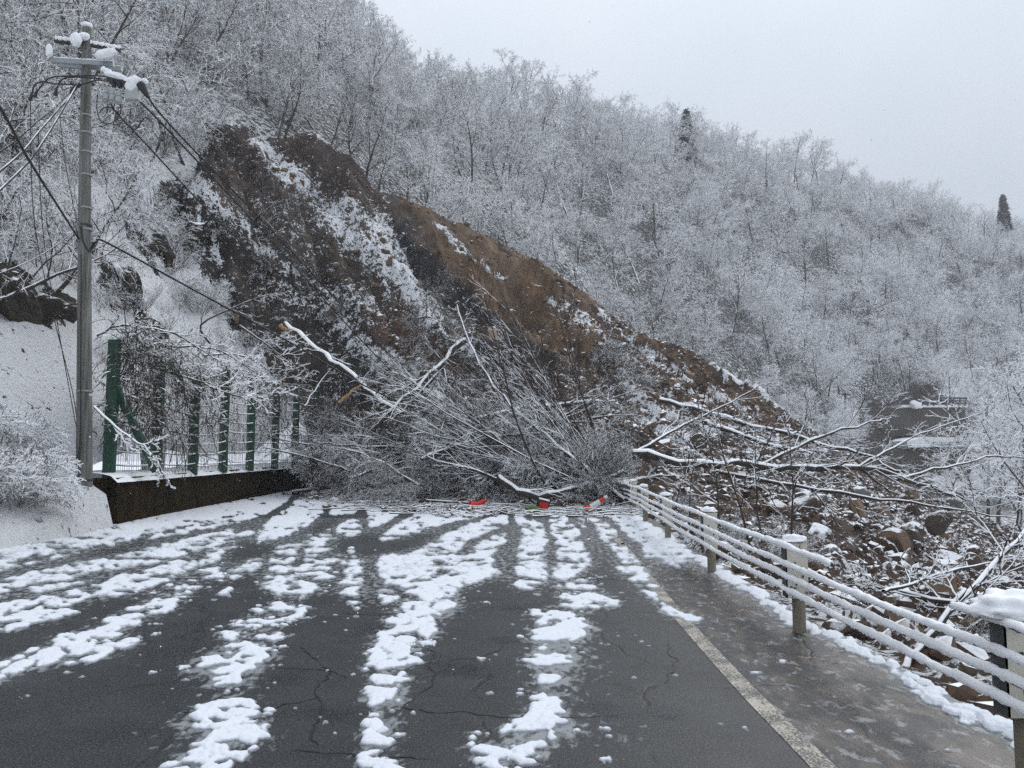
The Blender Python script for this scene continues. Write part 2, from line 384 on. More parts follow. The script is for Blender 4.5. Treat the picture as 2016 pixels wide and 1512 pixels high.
fc += [tuple(W(*p)) for p in [
    (0, 830, 16.5), (120, 840, 18.5), (0, 650, 19), (150, 640, 22), (300, 700, 27), (0, 500, 21.5), (150, 450, 27), (300, 560, 30), (450, 700, 33), (560, 760, 37),
    (0, 250, 26), (150, 250, 31), (300, 400, 35), (300, 250, 40), (0, 0, 31), (150, 0, 38), (300, 100, 46), (0, -300, 42), (-300, 800, 15), (-300, 400, 20), (-300, 0, 27),
    (450, 400, 41), (450, 550, 37), (600, 450, 44), (600, 650, 38), (640, 850, 34), (640, 965, 30.5),
    (750, 500, 47), (750, 650, 40), (750, 800, 35), (750, 900, 30.5), (750, 985, 27), (900, 600, 47), (900, 750, 38), (900, 880, 29), (900, 995, 24.5),
    (1050, 650, 49), (1050, 800, 36), (1050, 920, 27), (1050, 1003, 23.2), (1200, 720, 48), (1200, 850, 34), (1200, 940, 26), (1230, 1003, 22.8),
    (1330, 850, 38), (1330, 930, 28), (1330, 1000, 22.5), (1450, 900, 36), (1450, 980, 25), (1450, 1060, 19), (1600, 950, 36), (1600, 1030, 24), (1600, 1110, 17.5),
    (1750, 1030, 31), (1750, 1110, 21), (1900, 1090, 31), (1900, 1180, 18), (2016, 1150, 26), (1500, 1150, 12.6), (1650, 1220, 9.6), (1800, 1290, 8.4), (1950, 1330, 7.6), (2100, 1300, 9.5), (2200, 1450, 6)]]
fc += [(-10.3, 18, 1.05), (-10.2, 24, 1.1), (-10.1, 30, 1.15), (-10.0, 36, 1.3), (-8.9, 13, .12), (-8.2, 9, .05), (-7.8, 5, .05), (-7.6, 0, .05), (-9.6, 16.2, .35), (-12, 4, 1.6), (-16, 8, 6), (-16, 0, 5)]
fc += [(3.25, y, -.06) for y in (-2, 3, 6, 9, 12, 15, 18, 21)] + [(6, 1, -1.3), (10, 2, -2.6), (10, 8, -2.0)]
FR = RBF(fc)
_ca = np.array([(p[0] - 1008) / F_PX for p in crest_px]); _cy = np.array([p[2] for p in crest_px], float)
rock_polys = [[(-80, 400), (0, 425), (28, 445), (38, 478), (0, 470), (-80, 460)], [(-60, 520), (20, 515), (48, 535), (66, 590), (50, 606), (0, 600), (-60, 600)],
              [(64, 570), (105, 562), (128, 600), (128, 640), (95, 640), (70, 605)], [(186, 500), (225, 540), (262, 562), (288, 600), (296, 640), (322, 660), (300, 672), (268, 640), (240, 600), (200, 588), (186, 560)],
              [(150, 450), (190, 500), (186, 540), (150, 500)], [(262, 385), (330, 392), (350, 420), (310, 440), (270, 420)], [(300, 395), (400, 425), (432, 480), (400, 500), (340, 450), (300, 430)],
              [(440, 560), (480, 640), (560, 700), (540, 720), (470, 650), (430, 600)], [(225, 440), (250, 430), (330, 500), (320, 540), (262, 480)]]
slide_poly = [(432, 222), (600, 250), (700, 300), (740, 360), (850, 392), (950, 455), (1060, 495), (1130, 550), (1200, 612), (1400, 712), (1560, 820), (1650, 880), (1750, 935), (1900, 1000), (2400, 1060),
              (2400, 1700), (1900, 1500), (1300, 1100), (1250, 1005), (620, 1005), (615, 850), (560, 765), (470, 640), (400, 540), (330, 470), (270, 420), (290, 370), (380, 330), (405, 260)]
def F_base(x, y): return FR(x, y)
def F_cut(x, y, z):
    a = x / np.maximum(y, .1); yc = np.interp(a, _ca, _cy); d = y - yc
    return np.where(d > 0, z - .95 * d - .2 * np.minimum(d, 2), z)
def F_full(x, y):
    z = F_base(x, y); px, py = PX(x, y, z)
    sl = inpoly(px, py, slide_poly)
    # relief: gullies along the fall line, rubble, cliffs
    u = x * .8 - y * .6; v = x * .6 + y * .8
    dcr = np.clip((np.interp(x / np.maximum(y, .1), _ca, _cy) - y) / 3.5, 0, 1)
    amp = sstep(20, 32, y) * np.clip((z - .8) / 4, 0, 1) * (.22 + .78 * dcr)
    z = z + np.where(sl, (1 - np.abs(fbm(v * .33, u * .06, 4, 3))) * 1.7 - 1.2, fbm(x * .25, y * .25, 3, 9) * .7) * amp
    z = z + (.30 * np.abs(fbm(x * 2.1, y * 2.1, 3, 27)) + .12 * fbm(x * 5, y * 5, 2, 28)) * sl * np.clip(amp + (x > 3.6), 0, 1)
    tq = fbm(v * .55, u * .2, 4, 19) * 5; z = z + .6 * (np.floor(tq) + sstep(.7, 1, tq - np.floor(tq))) * sl * amp
    z = z + fbm(x * 1.1, y * 1.1, 4, 21) * np.where(sl, .5, .22) * np.clip(amp + .35 * sl * (x > 3.6), 0, 1)
    dk = band(px, py, [(400, 440, 40), (520, 530, 60), (620, 620, 75), (700, 690, 60), (760, 760, 45)])
    z = z + sstep(.02, .18, dk + .25 * fbm(x * .6, y * .6, 3, 29)) * 1.7 * sl
    for p in rock_polys:
        z = z + inpoly(px, py, p) * (.55 + .5 * fbm(x * .9, y * .9, 3, 33))
    shelf = (x > np.where(y > 18, -9.5 - .02 * y, -8.05 - .055 * y)) & (x < 3.15) & (y < 22)
    z = np.where(shelf, np.minimum(z, -.25), z)
    # keep the bank's foot below the road's edge
    return F_cut(x, y, z)
mc = [tuple(W(*p)) for p in [
    (-400, -500, 80), (0, -250, 66), (0, -700, 110), (250, 20, 60), (250, -250, 90), (450, 180, 53), (450, 0, 74), (450, -250, 100), (600, 235, 58), (600, 90, 84), (700, 300, 60), (700, 175, 95), (700, 75, 118),
    (850, 420, 64), (850, 300, 85), (850, 225, 118), (1000, 520, 68), (1000, 350, 95), (1000, 225, 132), (1200, 660, 74), (1200, 450, 103), (1200, 275, 145), (1400, 780, 84), (1400, 540, 115), (1400, 320, 160),
    (1600, 880, 92), (1600, 640, 128), (1600, 365, 178), (1700, 820, 116), (1800, 790, 126), (1800, 620, 150), (1800, 420, 195), (2016, 790, 150), (2016, 620, 172), (2016, 490, 212), (2400, 780, 160), (2400, 620, 220),
    (1600, 980, 80), (1750, 960, 96), (1900, 1000, 92), (1750, 890, 106), (1900, 885, 118), (2016, 1050, 78), (2300, 1050, 80), (1500, 1000, 76), (1300, 850, 75), (1100, 720, 70)]]
ridge = [W(*p) for p in [(700, 75, 118), (850, 225, 118), (1000, 240, 132), (1200, 275, 145), (1400, 320, 160), (1600, 365, 178), (1800, 420, 195), (2016, 490, 212), (2400, 620, 220)]]
mc += [(p[0] * 1.35, p[1] * 1.35, p[2] * .9) for p in ridge]
MR = RBF(mc, .01)
def M_full(x, y): return MR(x, y) + fbm(x * .06, y * .06, 3, 5) * 2.0 * sstep(60, 90, y)
def G(x, y):
    x = np.asarray(x, float); y = np.asarray(y, float)
    return np.maximum(F_full(x, y), np.where(y > 45, M_full(x, y), -99))

# ------------------------------------------------------------------ colour of the ground
soils = [((.078, .054, .044), [(415, 262), (560, 245), (690, 295), (745, 365), (700, 400), (600, 370), (520, 400), (420, 350)]),
         ((.038, .031, .027), [(280, 380), (400, 400), (500, 430), (580, 520), (660, 560), (720, 600), (735, 680), (800, 750), (805, 810), (700, 800), (590, 745), (500, 660), (420, 580), (370, 480)]),
         ((.075, .062, .05), [(430, 500), (500, 540), (600, 640), (700, 720), (790, 760), (790, 795), (700, 780), (600, 735), (520, 650)]),
         ((.022, .023, .026), [(760, 440), (850, 500), (970, 590), (1120, 690), (1000, 690), (900, 640), (800, 560)]),
         ((.05, .042, .036), [(860, 600), (1000, 640), (1150, 690), (1100, 740), (950, 720)]),
         ((.165, .108, .068), [(790, 385), (880, 400), (960, 455), (1060, 500), (1140, 560), (1215, 640), (1240, 740), (1120, 710), (1000, 640), (920, 575), (840, 480)]),
         ((.12, .074, .05), [(720, 600), (800, 620), (880, 700), (960, 760), (900, 770), (800, 720), (740, 650)]),
         ((.125, .075, .048), [(1100, 560), (1200, 625), (1400, 720), (1560, 830), (1500, 860), (1350, 830), (1230, 760), (1160, 660)])]
snow_b = [[(440, 232, 14), (520, 240, 16), (600, 252, 16), (690, 298, 9)], [(500, 275, 12), (560, 330, 22), (620, 390, 38), (700, 470, 42), (760, 530, 32), (830, 600, 26), (880, 660, 20), (940, 710, 12)],
          [(340, 340, 30), (400, 385, 36), (460, 425, 22), (495, 450, 6)], [(500, 475, 8), (560, 510, 12), (620, 580, 7), (690, 660, 10), (720, 690, 28), (790, 725, 30), (860, 780, 38), (900, 840, 40), (800, 860, 30)],
          [(690, 390, 25), (740, 450, 32), (790, 540, 25), (850, 610, 18)], [(1000, 478, 12), (1050, 500, 14), (1090, 520, 8)], [(1080, 590, 10), (1150, 630, 15), (1200, 680, 10), (1290, 760, 9), (1340, 800, 12), (1400, 800, 8)],
          [(1170, 605, 9), (1260, 690, 20), (1380, 770, 13), (1480, 810, 9)], [(1220, 740, 14), (1280, 800, 34), (1350, 830, 20)], [(1240, 820, 22), (1330, 860, 22), (1450, 840, 12)],
          [(960, 830, 60), (1080, 900, 60)], [(560, 640, 8), (600, 680, 12)], [(380, 440, 10), (430, 520, 9)], [(850, 440, 7), (930, 520, 6), (1010, 560, 5)]]
def paint(x, y, z):
    px, py = PX(x, y, z)
    wx = fbm(x * .5, y * .5, 4, 41) * 22; wy = fbm(x * .5, y * .5, 4, 57) * 16
    qx, qy = px + wx, py + wy
    sl = inpoly(qx, qy, slide_poly)
    col = np.empty(x.shape + (3,)); col[:] = (.06, .05, .042)
    col[sl] = (.078, .061, .050)
    col[sl & (py > 880)] = (.088, .055, .04)
    for c, p in soils: col[inpoly(qx, qy, p)] = c
    u_ = x * .8 - y * .6; v_ = x * .6 + y * .8
    col *= (1 + .75 * fbm(v_ * 1.3, u_ * .12, 4, 81) + .45 * fbm(x * 2.5, y * 2.5, 3, 83))[:, None].clip(.25, 2) * np.stack([np.ones_like(x), 1 + .12 * fbm(x * .7, y * .7, 3, 85), 1 + .3 * fbm(x * .7, y * .7, 3, 85)], 1)
    sn = np.where(sl, .15 + .24 * fbm(x * .25, y * .25, 3, 61) + .1 * (py > 760) + .18 * ((py > 860) & (px > 1280)) + .09 * ((px < 780) & (py < 640)) + .1 * ((px < 1000) & (py > 560) & (py < 800)), .9)
    sn = np.where(sl & (x < 4) & (py > 900), .55, sn)
    for b in snow_b:
        k = band(qx, qy, b); sn = np.where(sl, np.maximum(sn, .30 + .42 * np.clip(k * 1.3, -1, 1) + .12 * fbm(x * .9, y * .9, 3, 63)), sn)
    for p in rock_polys:
        i = inpoly(qx, qy, p); sn[i & ~sl] = .04; col[i & ~sl] = (.03, .026, .021)
    i = inpoly(px, py, rock_polys[1]); col[i] = (.035, .035, .012)
    return col, sn

def grid_obj(name, xs, ys, hf, keep=None, painter=paint, extra=None):
    X, Y = np.meshgrid(xs, ys); Z = hf(X, Y)
    nx = len(xs); idx = np.arange(X.size).reshape(X.shape)
    q = np.stack([idx[:-1, :-1], idx[:-1, 1:], idx[1:, 1:], idx[1:, :-1]], -1)
    if keep is not None:
        k = keep(X, Y, Z); kk = k[:-1, :-1] | k[:-1, 1:] | k[1:, 1:] | k[1:, :-1]; q = q[kk]
    q = q.reshape(-1, 4)
    used = np.unique(q); remap = np.full(X.size, -1); remap[used] = np.arange(len(used))
    x, y, z = X.ravel()[used], Y.ravel()[used], Z.ravel()[used]
    col, sn = painter(x, y, z)
    z = z + sstep(.4, .9, sn) * .07
    me = mesh_np(name, np.stack([x, y, z], 1), remap[q], M['ground'], True)
    a = me.attributes.new('soil', 'FLOAT_COLOR', 'POINT'); a.data.foreach_set('color', np.concatenate([col, np.ones((len(col), 1))], 1).astype(np.float32).ravel())
    a = me.attributes.new('snowy', 'FLOAT', 'POINT'); a.data.foreach_set('value', sn.astype(np.float32))
    o = link(name, me); o['kind'] = 'structure'; return o
def in_slide(X, Y, Z):
    px, py = PX(X, Y, F_base(X, Y)); return inpoly(px, py, slide_poly) | (X > 3)
def vis_cut(X, Y, Z):
    a = X / np.maximum(Y, .1); return (Y - np.interp(a, _ca, _cy)) < 14
grid_obj('landslide', np.arange(-24, 40, .19), np.arange(20, 74, .19), F_full, lambda X, Y, Z: in_slide(X, Y, Z) & vis_cut(X, Y, Z) & ~((X < 3.1) & (Y < 22)))
grid_obj('hillside', np.arange(-50, -8.2, .24), np.arange(-4, 66, .24), F_full, lambda X, Y, Z: ~in_slide(X, Y, Z) & vis_cut(X, Y, Z) & ~((X > -9.95) & (Y > 17.4) & (Y < 38)))
grid_obj('riverbank', np.arange(3.1, 24, .12), np.arange(-3, 20.3, .12), F_full)
def mpaint(x, y, z):
    col = np.empty(x.shape + (3,)); col[:] = (.07, .065, .06); px, py = PX(x, y, z)
    sn = .52 + .2 * fbm(x * .1, y * .1, 3, 77)
    b = (px > 1690) & (px < 1930) & (py > 790) & (py < 975); sn[b] = .12; col[b] = (.07, .06, .052)
    b = inpoly(px, py, [(1740, 810), (1790, 765), (1850, 735), (1885, 785), (1905, 810)]); sn[b] = .1; col[b] = (.07, .06, .052)
    b = (px > 1855) & (px < 1915) & (py > 725) & (py < 785); sn[b] = 1
    b = (px > 1840) & (py > 915) & (py < 960); sn[b] = .8
    return col, sn
grid_obj('mountain', np.arange(-150, 260, 1.5), np.arange(46, 330, 1.5), M_full, lambda X, Y, Z: Z > -30, mpaint)
gme = mesh_np('valley_floor', [(-900, -700, -13), (900, -700, -13), (900, 1200, -13), (-900, 1200, -13)], [[0, 1, 2, 3]], M['snow'])
link('valley_floor', gme)['kind'] = 'structure'

# ------------------------------------------------------------------ road
def fan(y0, y1, rows, a0, a1, cols):
    iy = np.linspace(1 / y0, 1 / y1, rows); Y = 1 / iy; A = np.linspace(a0, a1, cols)
    Yg, Ag = np.meshgrid(Y, A, indexing='ij'); return Ag * Yg, Yg
edge_y = np.array([-6, 3, 5, 7, 9, 12, 15, 18, 22, 30]); edge_x = np.array([3.15, 3.05, 3.0, 2.98, 3.0, 3.08, 3.22, 3.45, 3.7, 4.1])
def road_edge(y): return np.interp(y, edge_y, edge_x)
rows = np.concatenate([np.arange(-6, 4, .5), np.arange(4, 12, .12), np.arange(12, 40, .3)])
tcol = np.concatenate([np.linspace(0, .9, 90), np.linspace(.9, 1, 24)[1:]])
Yg, Tg = np.meshgrid(rows, tcol, indexing='ij'); XR = road_edge(Yg) + fbm(Yg * 1.5, Yg * 0, 3, 71) * .05
Xg = -9.9 + (XR + 9.9) * Tg; Zg = np.zeros_like(Xg)
idx = np.arange(Xg.size).reshape(Xg.shape); q = np.stack([idx[:-1, :-1], idx[:-1, 1:], idx[1:, 1:], idx[1:, :-1]], -1).reshape(-1, 4)
me = mesh_np('road', np.stack([Xg.ravel(), Yg.ravel(), Zg.ravel()], 1), q, M['asphalt'], True)
px, py = PX(Xg, Yg, Zg); px, py = px.ravel(), py.ravel()
def blob(cx, cy, rx, ry, s=1): return s * np.exp(-((px - cx) / rx) ** 2 - ((py - cy) / ry) ** 2)
slush = np.maximum.reduce([blob(1120, 1310, 130, 120, 1), blob(1100, 1440, 200, 70, 1), blob(440, 1320, 160, 70, .95), blob(380, 1440, 170, 70, .95), blob(770, 1400, 70, 110, .9), blob(900, 1200, 90, 40, .8), blob(1220, 1450, 120, 60, .8), px * 0])
slush = np.where(py > 1600, .5, slush)
dirt = band(px, py, [(1300, 1110, 50), (1400, 1180, 110), (1560, 1330, 190), (1800, 1500, 300), (2100, 1800, 420)]); dirt = np.clip(dirt * 2.2, 0, 1)
dirt *= sstep(-6, 34, (px - np.interp(py, [1030, 1090, 1180, 1260, 1360, 1450, 1512, 1900], [1190, 1240, 1308, 1380, 1470, 1560, 1622, 1990])))
a = me.attributes.new('slush', 'FLOAT', 'POINT'); a.data.foreach_set('value', slush.astype(np.float32))
a = me.attributes.new('dirt', 'FLOAT', 'POINT'); a.data.foreach_set('value', dirt.astype(np.float32))
road = link('road', me); road['kind'] = 'structure'
# kerb-less broken edge of the pavement: a side skirt
ys = np.arange(-6, 30, .2); xe = road_edge(ys) + fbm(ys * 1.5, ys * 0, 3, 71) * .05
top = np.stack([xe, ys, ys * 0 - .002], 1); bot = np.stack([xe + .12, ys, ys * 0 - .5], 1)
n_ = len(ys); V = np.vstack([top, bot]); i = np.arange(n_ - 1)
link('road_side', mesh_np('road_side', V, np.stack([i, i + n_, i + n_ + 1, i + 1], 1), M['asphalt']))['kind'] = 'structure'
# edge line
lp = [GR(*p)[:2] for p in [(1160, 1012), (1190, 1035), (1240, 1090), (1308, 1180), (1380, 1262), (1470, 1360), (1560, 1450), (1622, 1512), (1900, 1800)]]
lp = np.array(lp); t = np.linspace(0, len(lp) - 1, 120); cx = np.interp(t, np.arange(len(lp)), lp[:, 0]); cyy = np.interp(t, np.arange(len(lp)), lp[:, 1])
cx = np.convolve(np.pad(cx, 6, 'edge'), np.ones(13) / 13, 'valid')
L_ = np.stack([cx - .07, cyy, cx * 0 + .004], 1); R_ = np.stack([cx + .07, cyy, cx * 0 + .004], 1)
n_ = len(cx); i = np.arange(n_ - 1)
link('edge_line', mesh_np('edge_line', np.vstack([L_, R_]), np.stack([i, i + n_, i + n_ + 1, i + 1], 1), M['line']))['kind'] = 'structure'

M['crack'] = plain('crack_tar', (.006, .006, .006), .5, .2, 20, bmp=0)
r4 = np.random.RandomState(9)
for pl_ in ([(590, 1262), (640, 1318), (632, 1372), (618, 1425), (625, 1470)], [(560, 1310), (620, 1320), (690, 1338)], [(838, 1250), (856, 1305), (848, 1352), (805, 1392), (870, 1402), (1000, 1412), (1250, 1408)], [(330, 1400), (420, 1404), (520, 1398)], [(980, 1142), (1180, 1140), (1330, 1146)], [(660, 1206), (740, 1210), (830, 1206)], [(560, 1480), (700, 1490), (860, 1500)], [(1300, 1260), (1330, 1300), (1300, 1345)], [(860, 1305), (960, 1290), (1010, 1262)], [(640, 1372), (560, 1384), (500, 1410)]):
    K = np.array([GR(*p)[:2] for p in pl_]); n_ = 26 * (len(K) - 1); t = np.linspace(0, len(K) - 1, n_); c_ = np.stack([np.interp(t, range(len(K)), K[:, k_]) for k_ in (0, 1)], 1)
    sd = r4.randint(999); c_ += np.stack([fbm(c_[:, 0] * 3.5 + sd, c_[:, 1] * 3.5, 4, 7), fbm(c_[:, 0] * 3.5, c_[:, 1] * 3.5 + sd, 4, 8)], 1) * .10; d_ = np.gradient(c_, axis=0); d_ /= np.linalg.norm(d_, axis=1, keepdims=True); nn = np.stack([-d_[:, 1], d_[:, 0]], 1)
    w_ = (.0055 * np.clip(1 + 1.1 * fbm(t * 5, t * 0 + sd, 3, 9), .15, 3) * np.minimum(1, np.minimum(t, t[::-1]) * 3 + .1))[:, None]; z_ = np.full((n_, 1), .0035); i = np.arange(n_ - 1)
    link('crack', mesh_np('crack', np.vstack([np.hstack([c_ - nn * w_, z_]), np.hstack([c_ + nn * w_, z_])]), np.stack([i, i + n_, i + n_ + 1, i + 1], 1), M['crack']), road)
# ------------------------------------------------------------------ snow lying on the road
SP_ = [[(745, 1094), (817, 1087), (877, 1045), (996, 1012), (998, 1030), (921, 1064), (867, 1114), (832, 1144), (797, 1159), (748, 1166)], [(748, 1171), (783, 1168), (790, 1178), (750, 1188)],
  [(1001, 1047), (996, 1064), (966, 1094), (983, 1131), (966, 1136), (912, 1159), (837, 1174), (857, 1149), (892, 1119), (936, 1074), (971, 1055)],
  [(1026, 1030), (1068, 1025), (1073, 1099), (1078, 1149), (1065, 1171), (1021, 1159), (1018, 1114), (1026, 1069)],
  [(1078, 1012), (1110, 1017), (1140, 1050), (1155, 1084), (1160, 1114), (1140, 1134), (1088, 1144), (1098, 1099), (1088, 1060)], [(1100, 1154), (1160, 1144), (1194, 1174), (1234, 1191), (1145, 1196), (1105, 1179)],
  [(1036, 1203), (1063, 1203), (1088, 1224), (1070, 1230)], [(1115, 1203), (1140, 1214), (1135, 1230), (1120, 1228)], [(1165, 1020), (1194, 1030), (1234, 1079), (1269, 1119), (1294, 1164), (1304, 1188), (1274, 1169), (1234, 1139), (1194, 1089), (1170, 1045)],
  [(1304, 1186), (1343, 1208), (1388, 1216), (1363, 1225), (1313, 1206)], [(1204, 1026), (1274, 1026), (1313, 1070), (1368, 1104), (1333, 1120), (1274, 1098), (1234, 1062)],
  [(748, 1248), (817, 1223), (857, 1233), (842, 1258), (793, 1268), (802, 1290), (802, 1317), (778, 1334), (728, 1334), (723, 1298), (738, 1268)], [(788, 1188), (827, 1182), (882, 1190), (877, 1210), (822, 1220), (802, 1210)],
  [(723, 1342), (778, 1332), (802, 1347), (778, 1369), (728, 1359)], [(768, 1377), (797, 1407), (778, 1427), (723, 1448), (713, 1431), (723, 1402)], [(758, 1456), (753, 1478), (723, 1491), (706, 1486), (723, 1466)],
  [(1001, 1427), (1075, 1430), (1090, 1456), (1046, 1484), (1001, 1460)], [(927, 1446), (961, 1441), (971, 1461), (1016, 1476), (1026, 1491), (976, 1493), (927, 1481)], [(931, 1496), (980, 1500), (1016, 1520), (931, 1520)],
  [(676, 1105), (709, 1100), (709, 1158), (695, 1202), (676, 1170)], [(666, 1033), (709, 1020), (709, 1049), (687, 1059), (666, 1046)], [(551, 1076), (644, 1060), (616, 1098), (589, 1122), (575, 1160), (500, 1168), (524, 1131), (540, 1098)],
  [(431, 1251), (502, 1210), (546, 1188), (580, 1196), (524, 1226), (480, 1253), (436, 1262)], [(376, 1374), (447, 1385), (529, 1400), (524, 1433), (507, 1460), (491, 1493), (464, 1504), (447, 1475), (382, 1466), (344, 1460), (376, 1436), (436, 1425), (431, 1404), (376, 1390)],
  [(322, 1502), (382, 1498), (458, 1510), (458, 1530), (322, 1530)], [(-60, 1335), (0, 1308), (22, 1293), (136, 1249), (218, 1211), (360, 1160), (373, 1167), (306, 1204), (235, 1239), (109, 1299), (44, 1326), (0, 1347), (-60, 1370)],
  [(153, 1295), (207, 1265), (246, 1260), (267, 1245), (264, 1264), (235, 1280), (175, 1308)], [(118, 1312), (147, 1300), (150, 1316)],
  [(-80, 1215), (0, 1190), (109, 1150), (218, 1136), (327, 1094), (469, 1051), (515, 1036), (469, 1073), (431, 1104), (404, 1111), (306, 1155), (218, 1178), (109, 1209), (0, 1230), (-80, 1250)],
  [(0, 1238), (65, 1205), (175, 1197), (109, 1220), (33, 1238), (0, 1250)],
  [(-500, 1180), (0, 1080), (245, 1025), (590, 950), (604, 958), (572, 975), (545, 1000), (491, 1022), (382, 1046), (284, 1062), (164, 1087), (0, 1123), (-500, 1270)],
  [(-100, 1165), (0, 1143), (82, 1118), (218, 1100), (327, 1069), (469, 1039), (430, 1062), (306, 1106), (164, 1135), (0, 1175), (-100, 1200)],
  [(508, 1047), (545, 1002), (565, 985), (640, 980), (648, 1000), (604, 1033), (567, 1055), (507, 1070)], [(728, 1045), (722, 1004), (760, 992), (832, 983), (800, 1003)], [(745, 1066), (756, 1048), (850, 998), (992, 1003), (930, 1020), (870, 1030), (800, 1056)],
  [(447, 1125), (524, 1091), (509, 1117), (458, 1144)], [(404, 1180), (464, 1151), (431, 1182)], [(338, 1158), (398, 1140), (349, 1166)], [(585, 1110), (625, 1104), (618, 1114), (587, 1118)],
  [(600, 975), (700, 972), (840, 985), (1060, 990), (1250, 1000), (1275, 1012), (1215, 1022), (1150, 1012), (1015, 1012), (860, 996), (700, 1000), (640, 995)],
  [(652, 1015), (655, 1000), (705, 996), (702, 1012)], [(1130, 1020), (1165, 1015), (1163, 1040), (1150, 1040)], [(1000, 1012), (1024, 1012), (1042, 1035), (1030, 1038)]]
edge_b = [(1245, 1015, 7), (1330, 1072, 7), (1400, 1116, 8), (1470, 1156, 9), (1560, 1222, 12), (1610, 1246, 9), (1700, 1284, 11), (1740, 1308, 6), (1830, 1362, 13), (1940, 1418, 18), (2010, 1458, 20), (2200, 1560, 26)]
X, Y = fan(3.2, 41, 560, -.92, .76, 1060)
nA = fbm(X * 1.3, Y * 1.7, 4, 5); nB = fbm(X * 1.3, Y * 1.7, 4, 15)
qx, qy = PX(X + nA * .10, Y + nB * .12 * (1 + Y * .03), 0)
mask = np.zeros(X.shape)
for p in SP_:
    pa = np.array(p); sel = (qx > pa[:, 0].min()) & (qx < pa[:, 0].max()) & (qy > pa[:, 1].min()) & (qy < pa[:, 1].max())
    if sel.any(): mask[sel] = np.maximum(mask[sel], inpoly(qx[sel], qy[sel], p))
for ng_ in ([(0, 1188, 5), (160, 1152, 5), (330, 1106, 4), (480, 1060, 4)], [(60, 1102, 3), (260, 1062, 3), (480, 1010, 3)], [(800, 1098, 3), (842, 1064, 3), (910, 1038, 3)], [(648, 998, 7), (610, 1060, 9), (560, 1150, 10)], [(580, 985, 4), (530, 1015, 9), (500, 1040, 10)],
            [(710, 1000, 7), (722, 1060, 12)], [(0, 1140, 3), (200, 1092, 3), (420, 1040, 3)], [(1078, 1012, 5), (1084, 1070, 7), (1086, 1140, 8)], [(1150, 1015, 6), (1175, 1060, 10), (1210, 1110, 11)], [(1190, 1015, 4), (1260, 1085, 8)], [(0, 1215, 3), (130, 1180, 3), (300, 1135, 2)], [(1008, 1008, 8), (1005, 1060, 12)]):
    mask[band(qx, qy, ng_) > 0] = 0
eb = band(qx, qy, edge_b); mask = np.maximum(mask, eb > 0)
def blur(a, k, kx=None):
    for ax, kk in ((0, k), (1, kx or k)):
        c = np.cumsum(np.insert(np.pad(a, [(kk // 2 + 1, kk // 2) if i == ax else (0, 0) for i in (0, 1)], 'edge'), 0, 0, axis=ax), axis=ax)
        a = (np.take(c, range(kk, c.shape[ax]), axis=ax) - np.take(c, range(0, c.shape[ax] - kk), axis=ax)) / kk
        a = np.take(a, range(1, a.shape[ax]), axis=ax) if a.shape[ax] > X.shape[ax] else a
    return a
mb = blur(mask, 7); mw = blur(blur(mask, 25), 25)
_iy0, _iy1 = 1 / 3.2, 1 / 41
def at_grid(fld, x, y):
    r_ = np.clip(((1 / np.maximum(y, .5) - _iy0) / (_iy1 - _iy0) * (X.shape[0] - 1)).round().astype(int), 0, X.shape[0] - 1)
    c_ = np.clip(((x / np.maximum(y, .5) + .92) / 1.68 * (X.shape[1] - 1)).round().astype(int), 0, X.shape[1] - 1)
    return fld[r_, c_]
def cells(sx, sy, seed, jit=.9):
    """nearest jittered cell: centre, distance to it, distance to the next one, random number of the cell"""
    gx, gy = np.floor(X / sx).astype(int), np.floor(Y / sy).astype(int)
    f1 = np.full(X.shape, 9.); f2 = np.full(X.shape, 9.); bx = np.zeros(X.shape); by = np.zeros(X.shape); br = np.zeros(X.shape)
    for a in (-1, 0, 1):
        for b in (-1, 0, 1):
            i, j = gx + a, gy + b; h0 = _perm[(_perm[(i + seed * 37) & 4095] + j) & 4095]
            r1 = _val[h0] * .5; r2_ = _val[(h0 * 7 + 13) & 4095] * .5; r3 = _val[(h0 * 13 + 5) & 4095] * .5 + .5
            cx_ = (i + .5 + r1 * jit) * sx; cy_ = (j + .5 + r2_ * jit) * sy; d = np.hypot((X - cx_) / sx, (Y - cy_) / sy)
            near = d < f1; f2 = np.where(near, f1, np.minimum(f2, d)); bx = np.where(near, cx_, bx); by = np.where(near, cy_, by); br = np.where(near, r3, br); f1 = np.where(near, d, f1)
    return bx, by, f1, f2, br
lump = fbm(X * 5.5, Y * 7.5, 4, 91, .6); tear = fbm(X * .9 + 3, Y * 5.0, 4, 131)
bx, by, f1, f2, br = cells(.21, .20, 3)
zb = np.maximum.reduce([band(qx, qy, [(640, 1080, 60), (560, 1200, 70), (440, 1330, 95), (420, 1520, 110)]), band(qx, qy, [(900, 1130, 70), (800, 1230, 70), (755, 1350, 60), (735, 1520, 60)]),
    .75 * band(qx, qy, [(1150, 1170, 80), (1090, 1250, 90), (1070, 1350, 90), (1000, 1520, 110)]), .8 * band(qx, qy, [(420, 1130, 40), (200, 1260, 40), (0, 1370, 50)]), .6 * band(qx, qy, [(690, 1010, 30), (700, 1210, 22)])])
zb = np.clip(zb * 1.6, 0, 1)
deep = at_grid(mw, bx, by)
big_ok = ~((br > .90) & (deep < .85)) & ~((at_grid(tear, bx, by) > .34 + .5 * sstep(.8, 1, deep)) & (deep < .99))
crev = (f2 - f1) < (.05 + .13 * np.clip(.5 + fbm(X * 3, Y * 3, 2, 141), 0, 1)) * (1 - sstep(.62, .97, deep))
cx2, cy2, g1, g2, gr = cells(.062, .060, 9)
c2 = at_grid(mb, cx2, cy2); fringe = at_grid(zb, cx2, cy2) * .62 + .55 * at_grid(fbm(X * 3.3, Y * 3.6, 3, 161), cx2, cy2)
K2 = (c2 > .20 + .30 * gr) & big_ok & ~crev
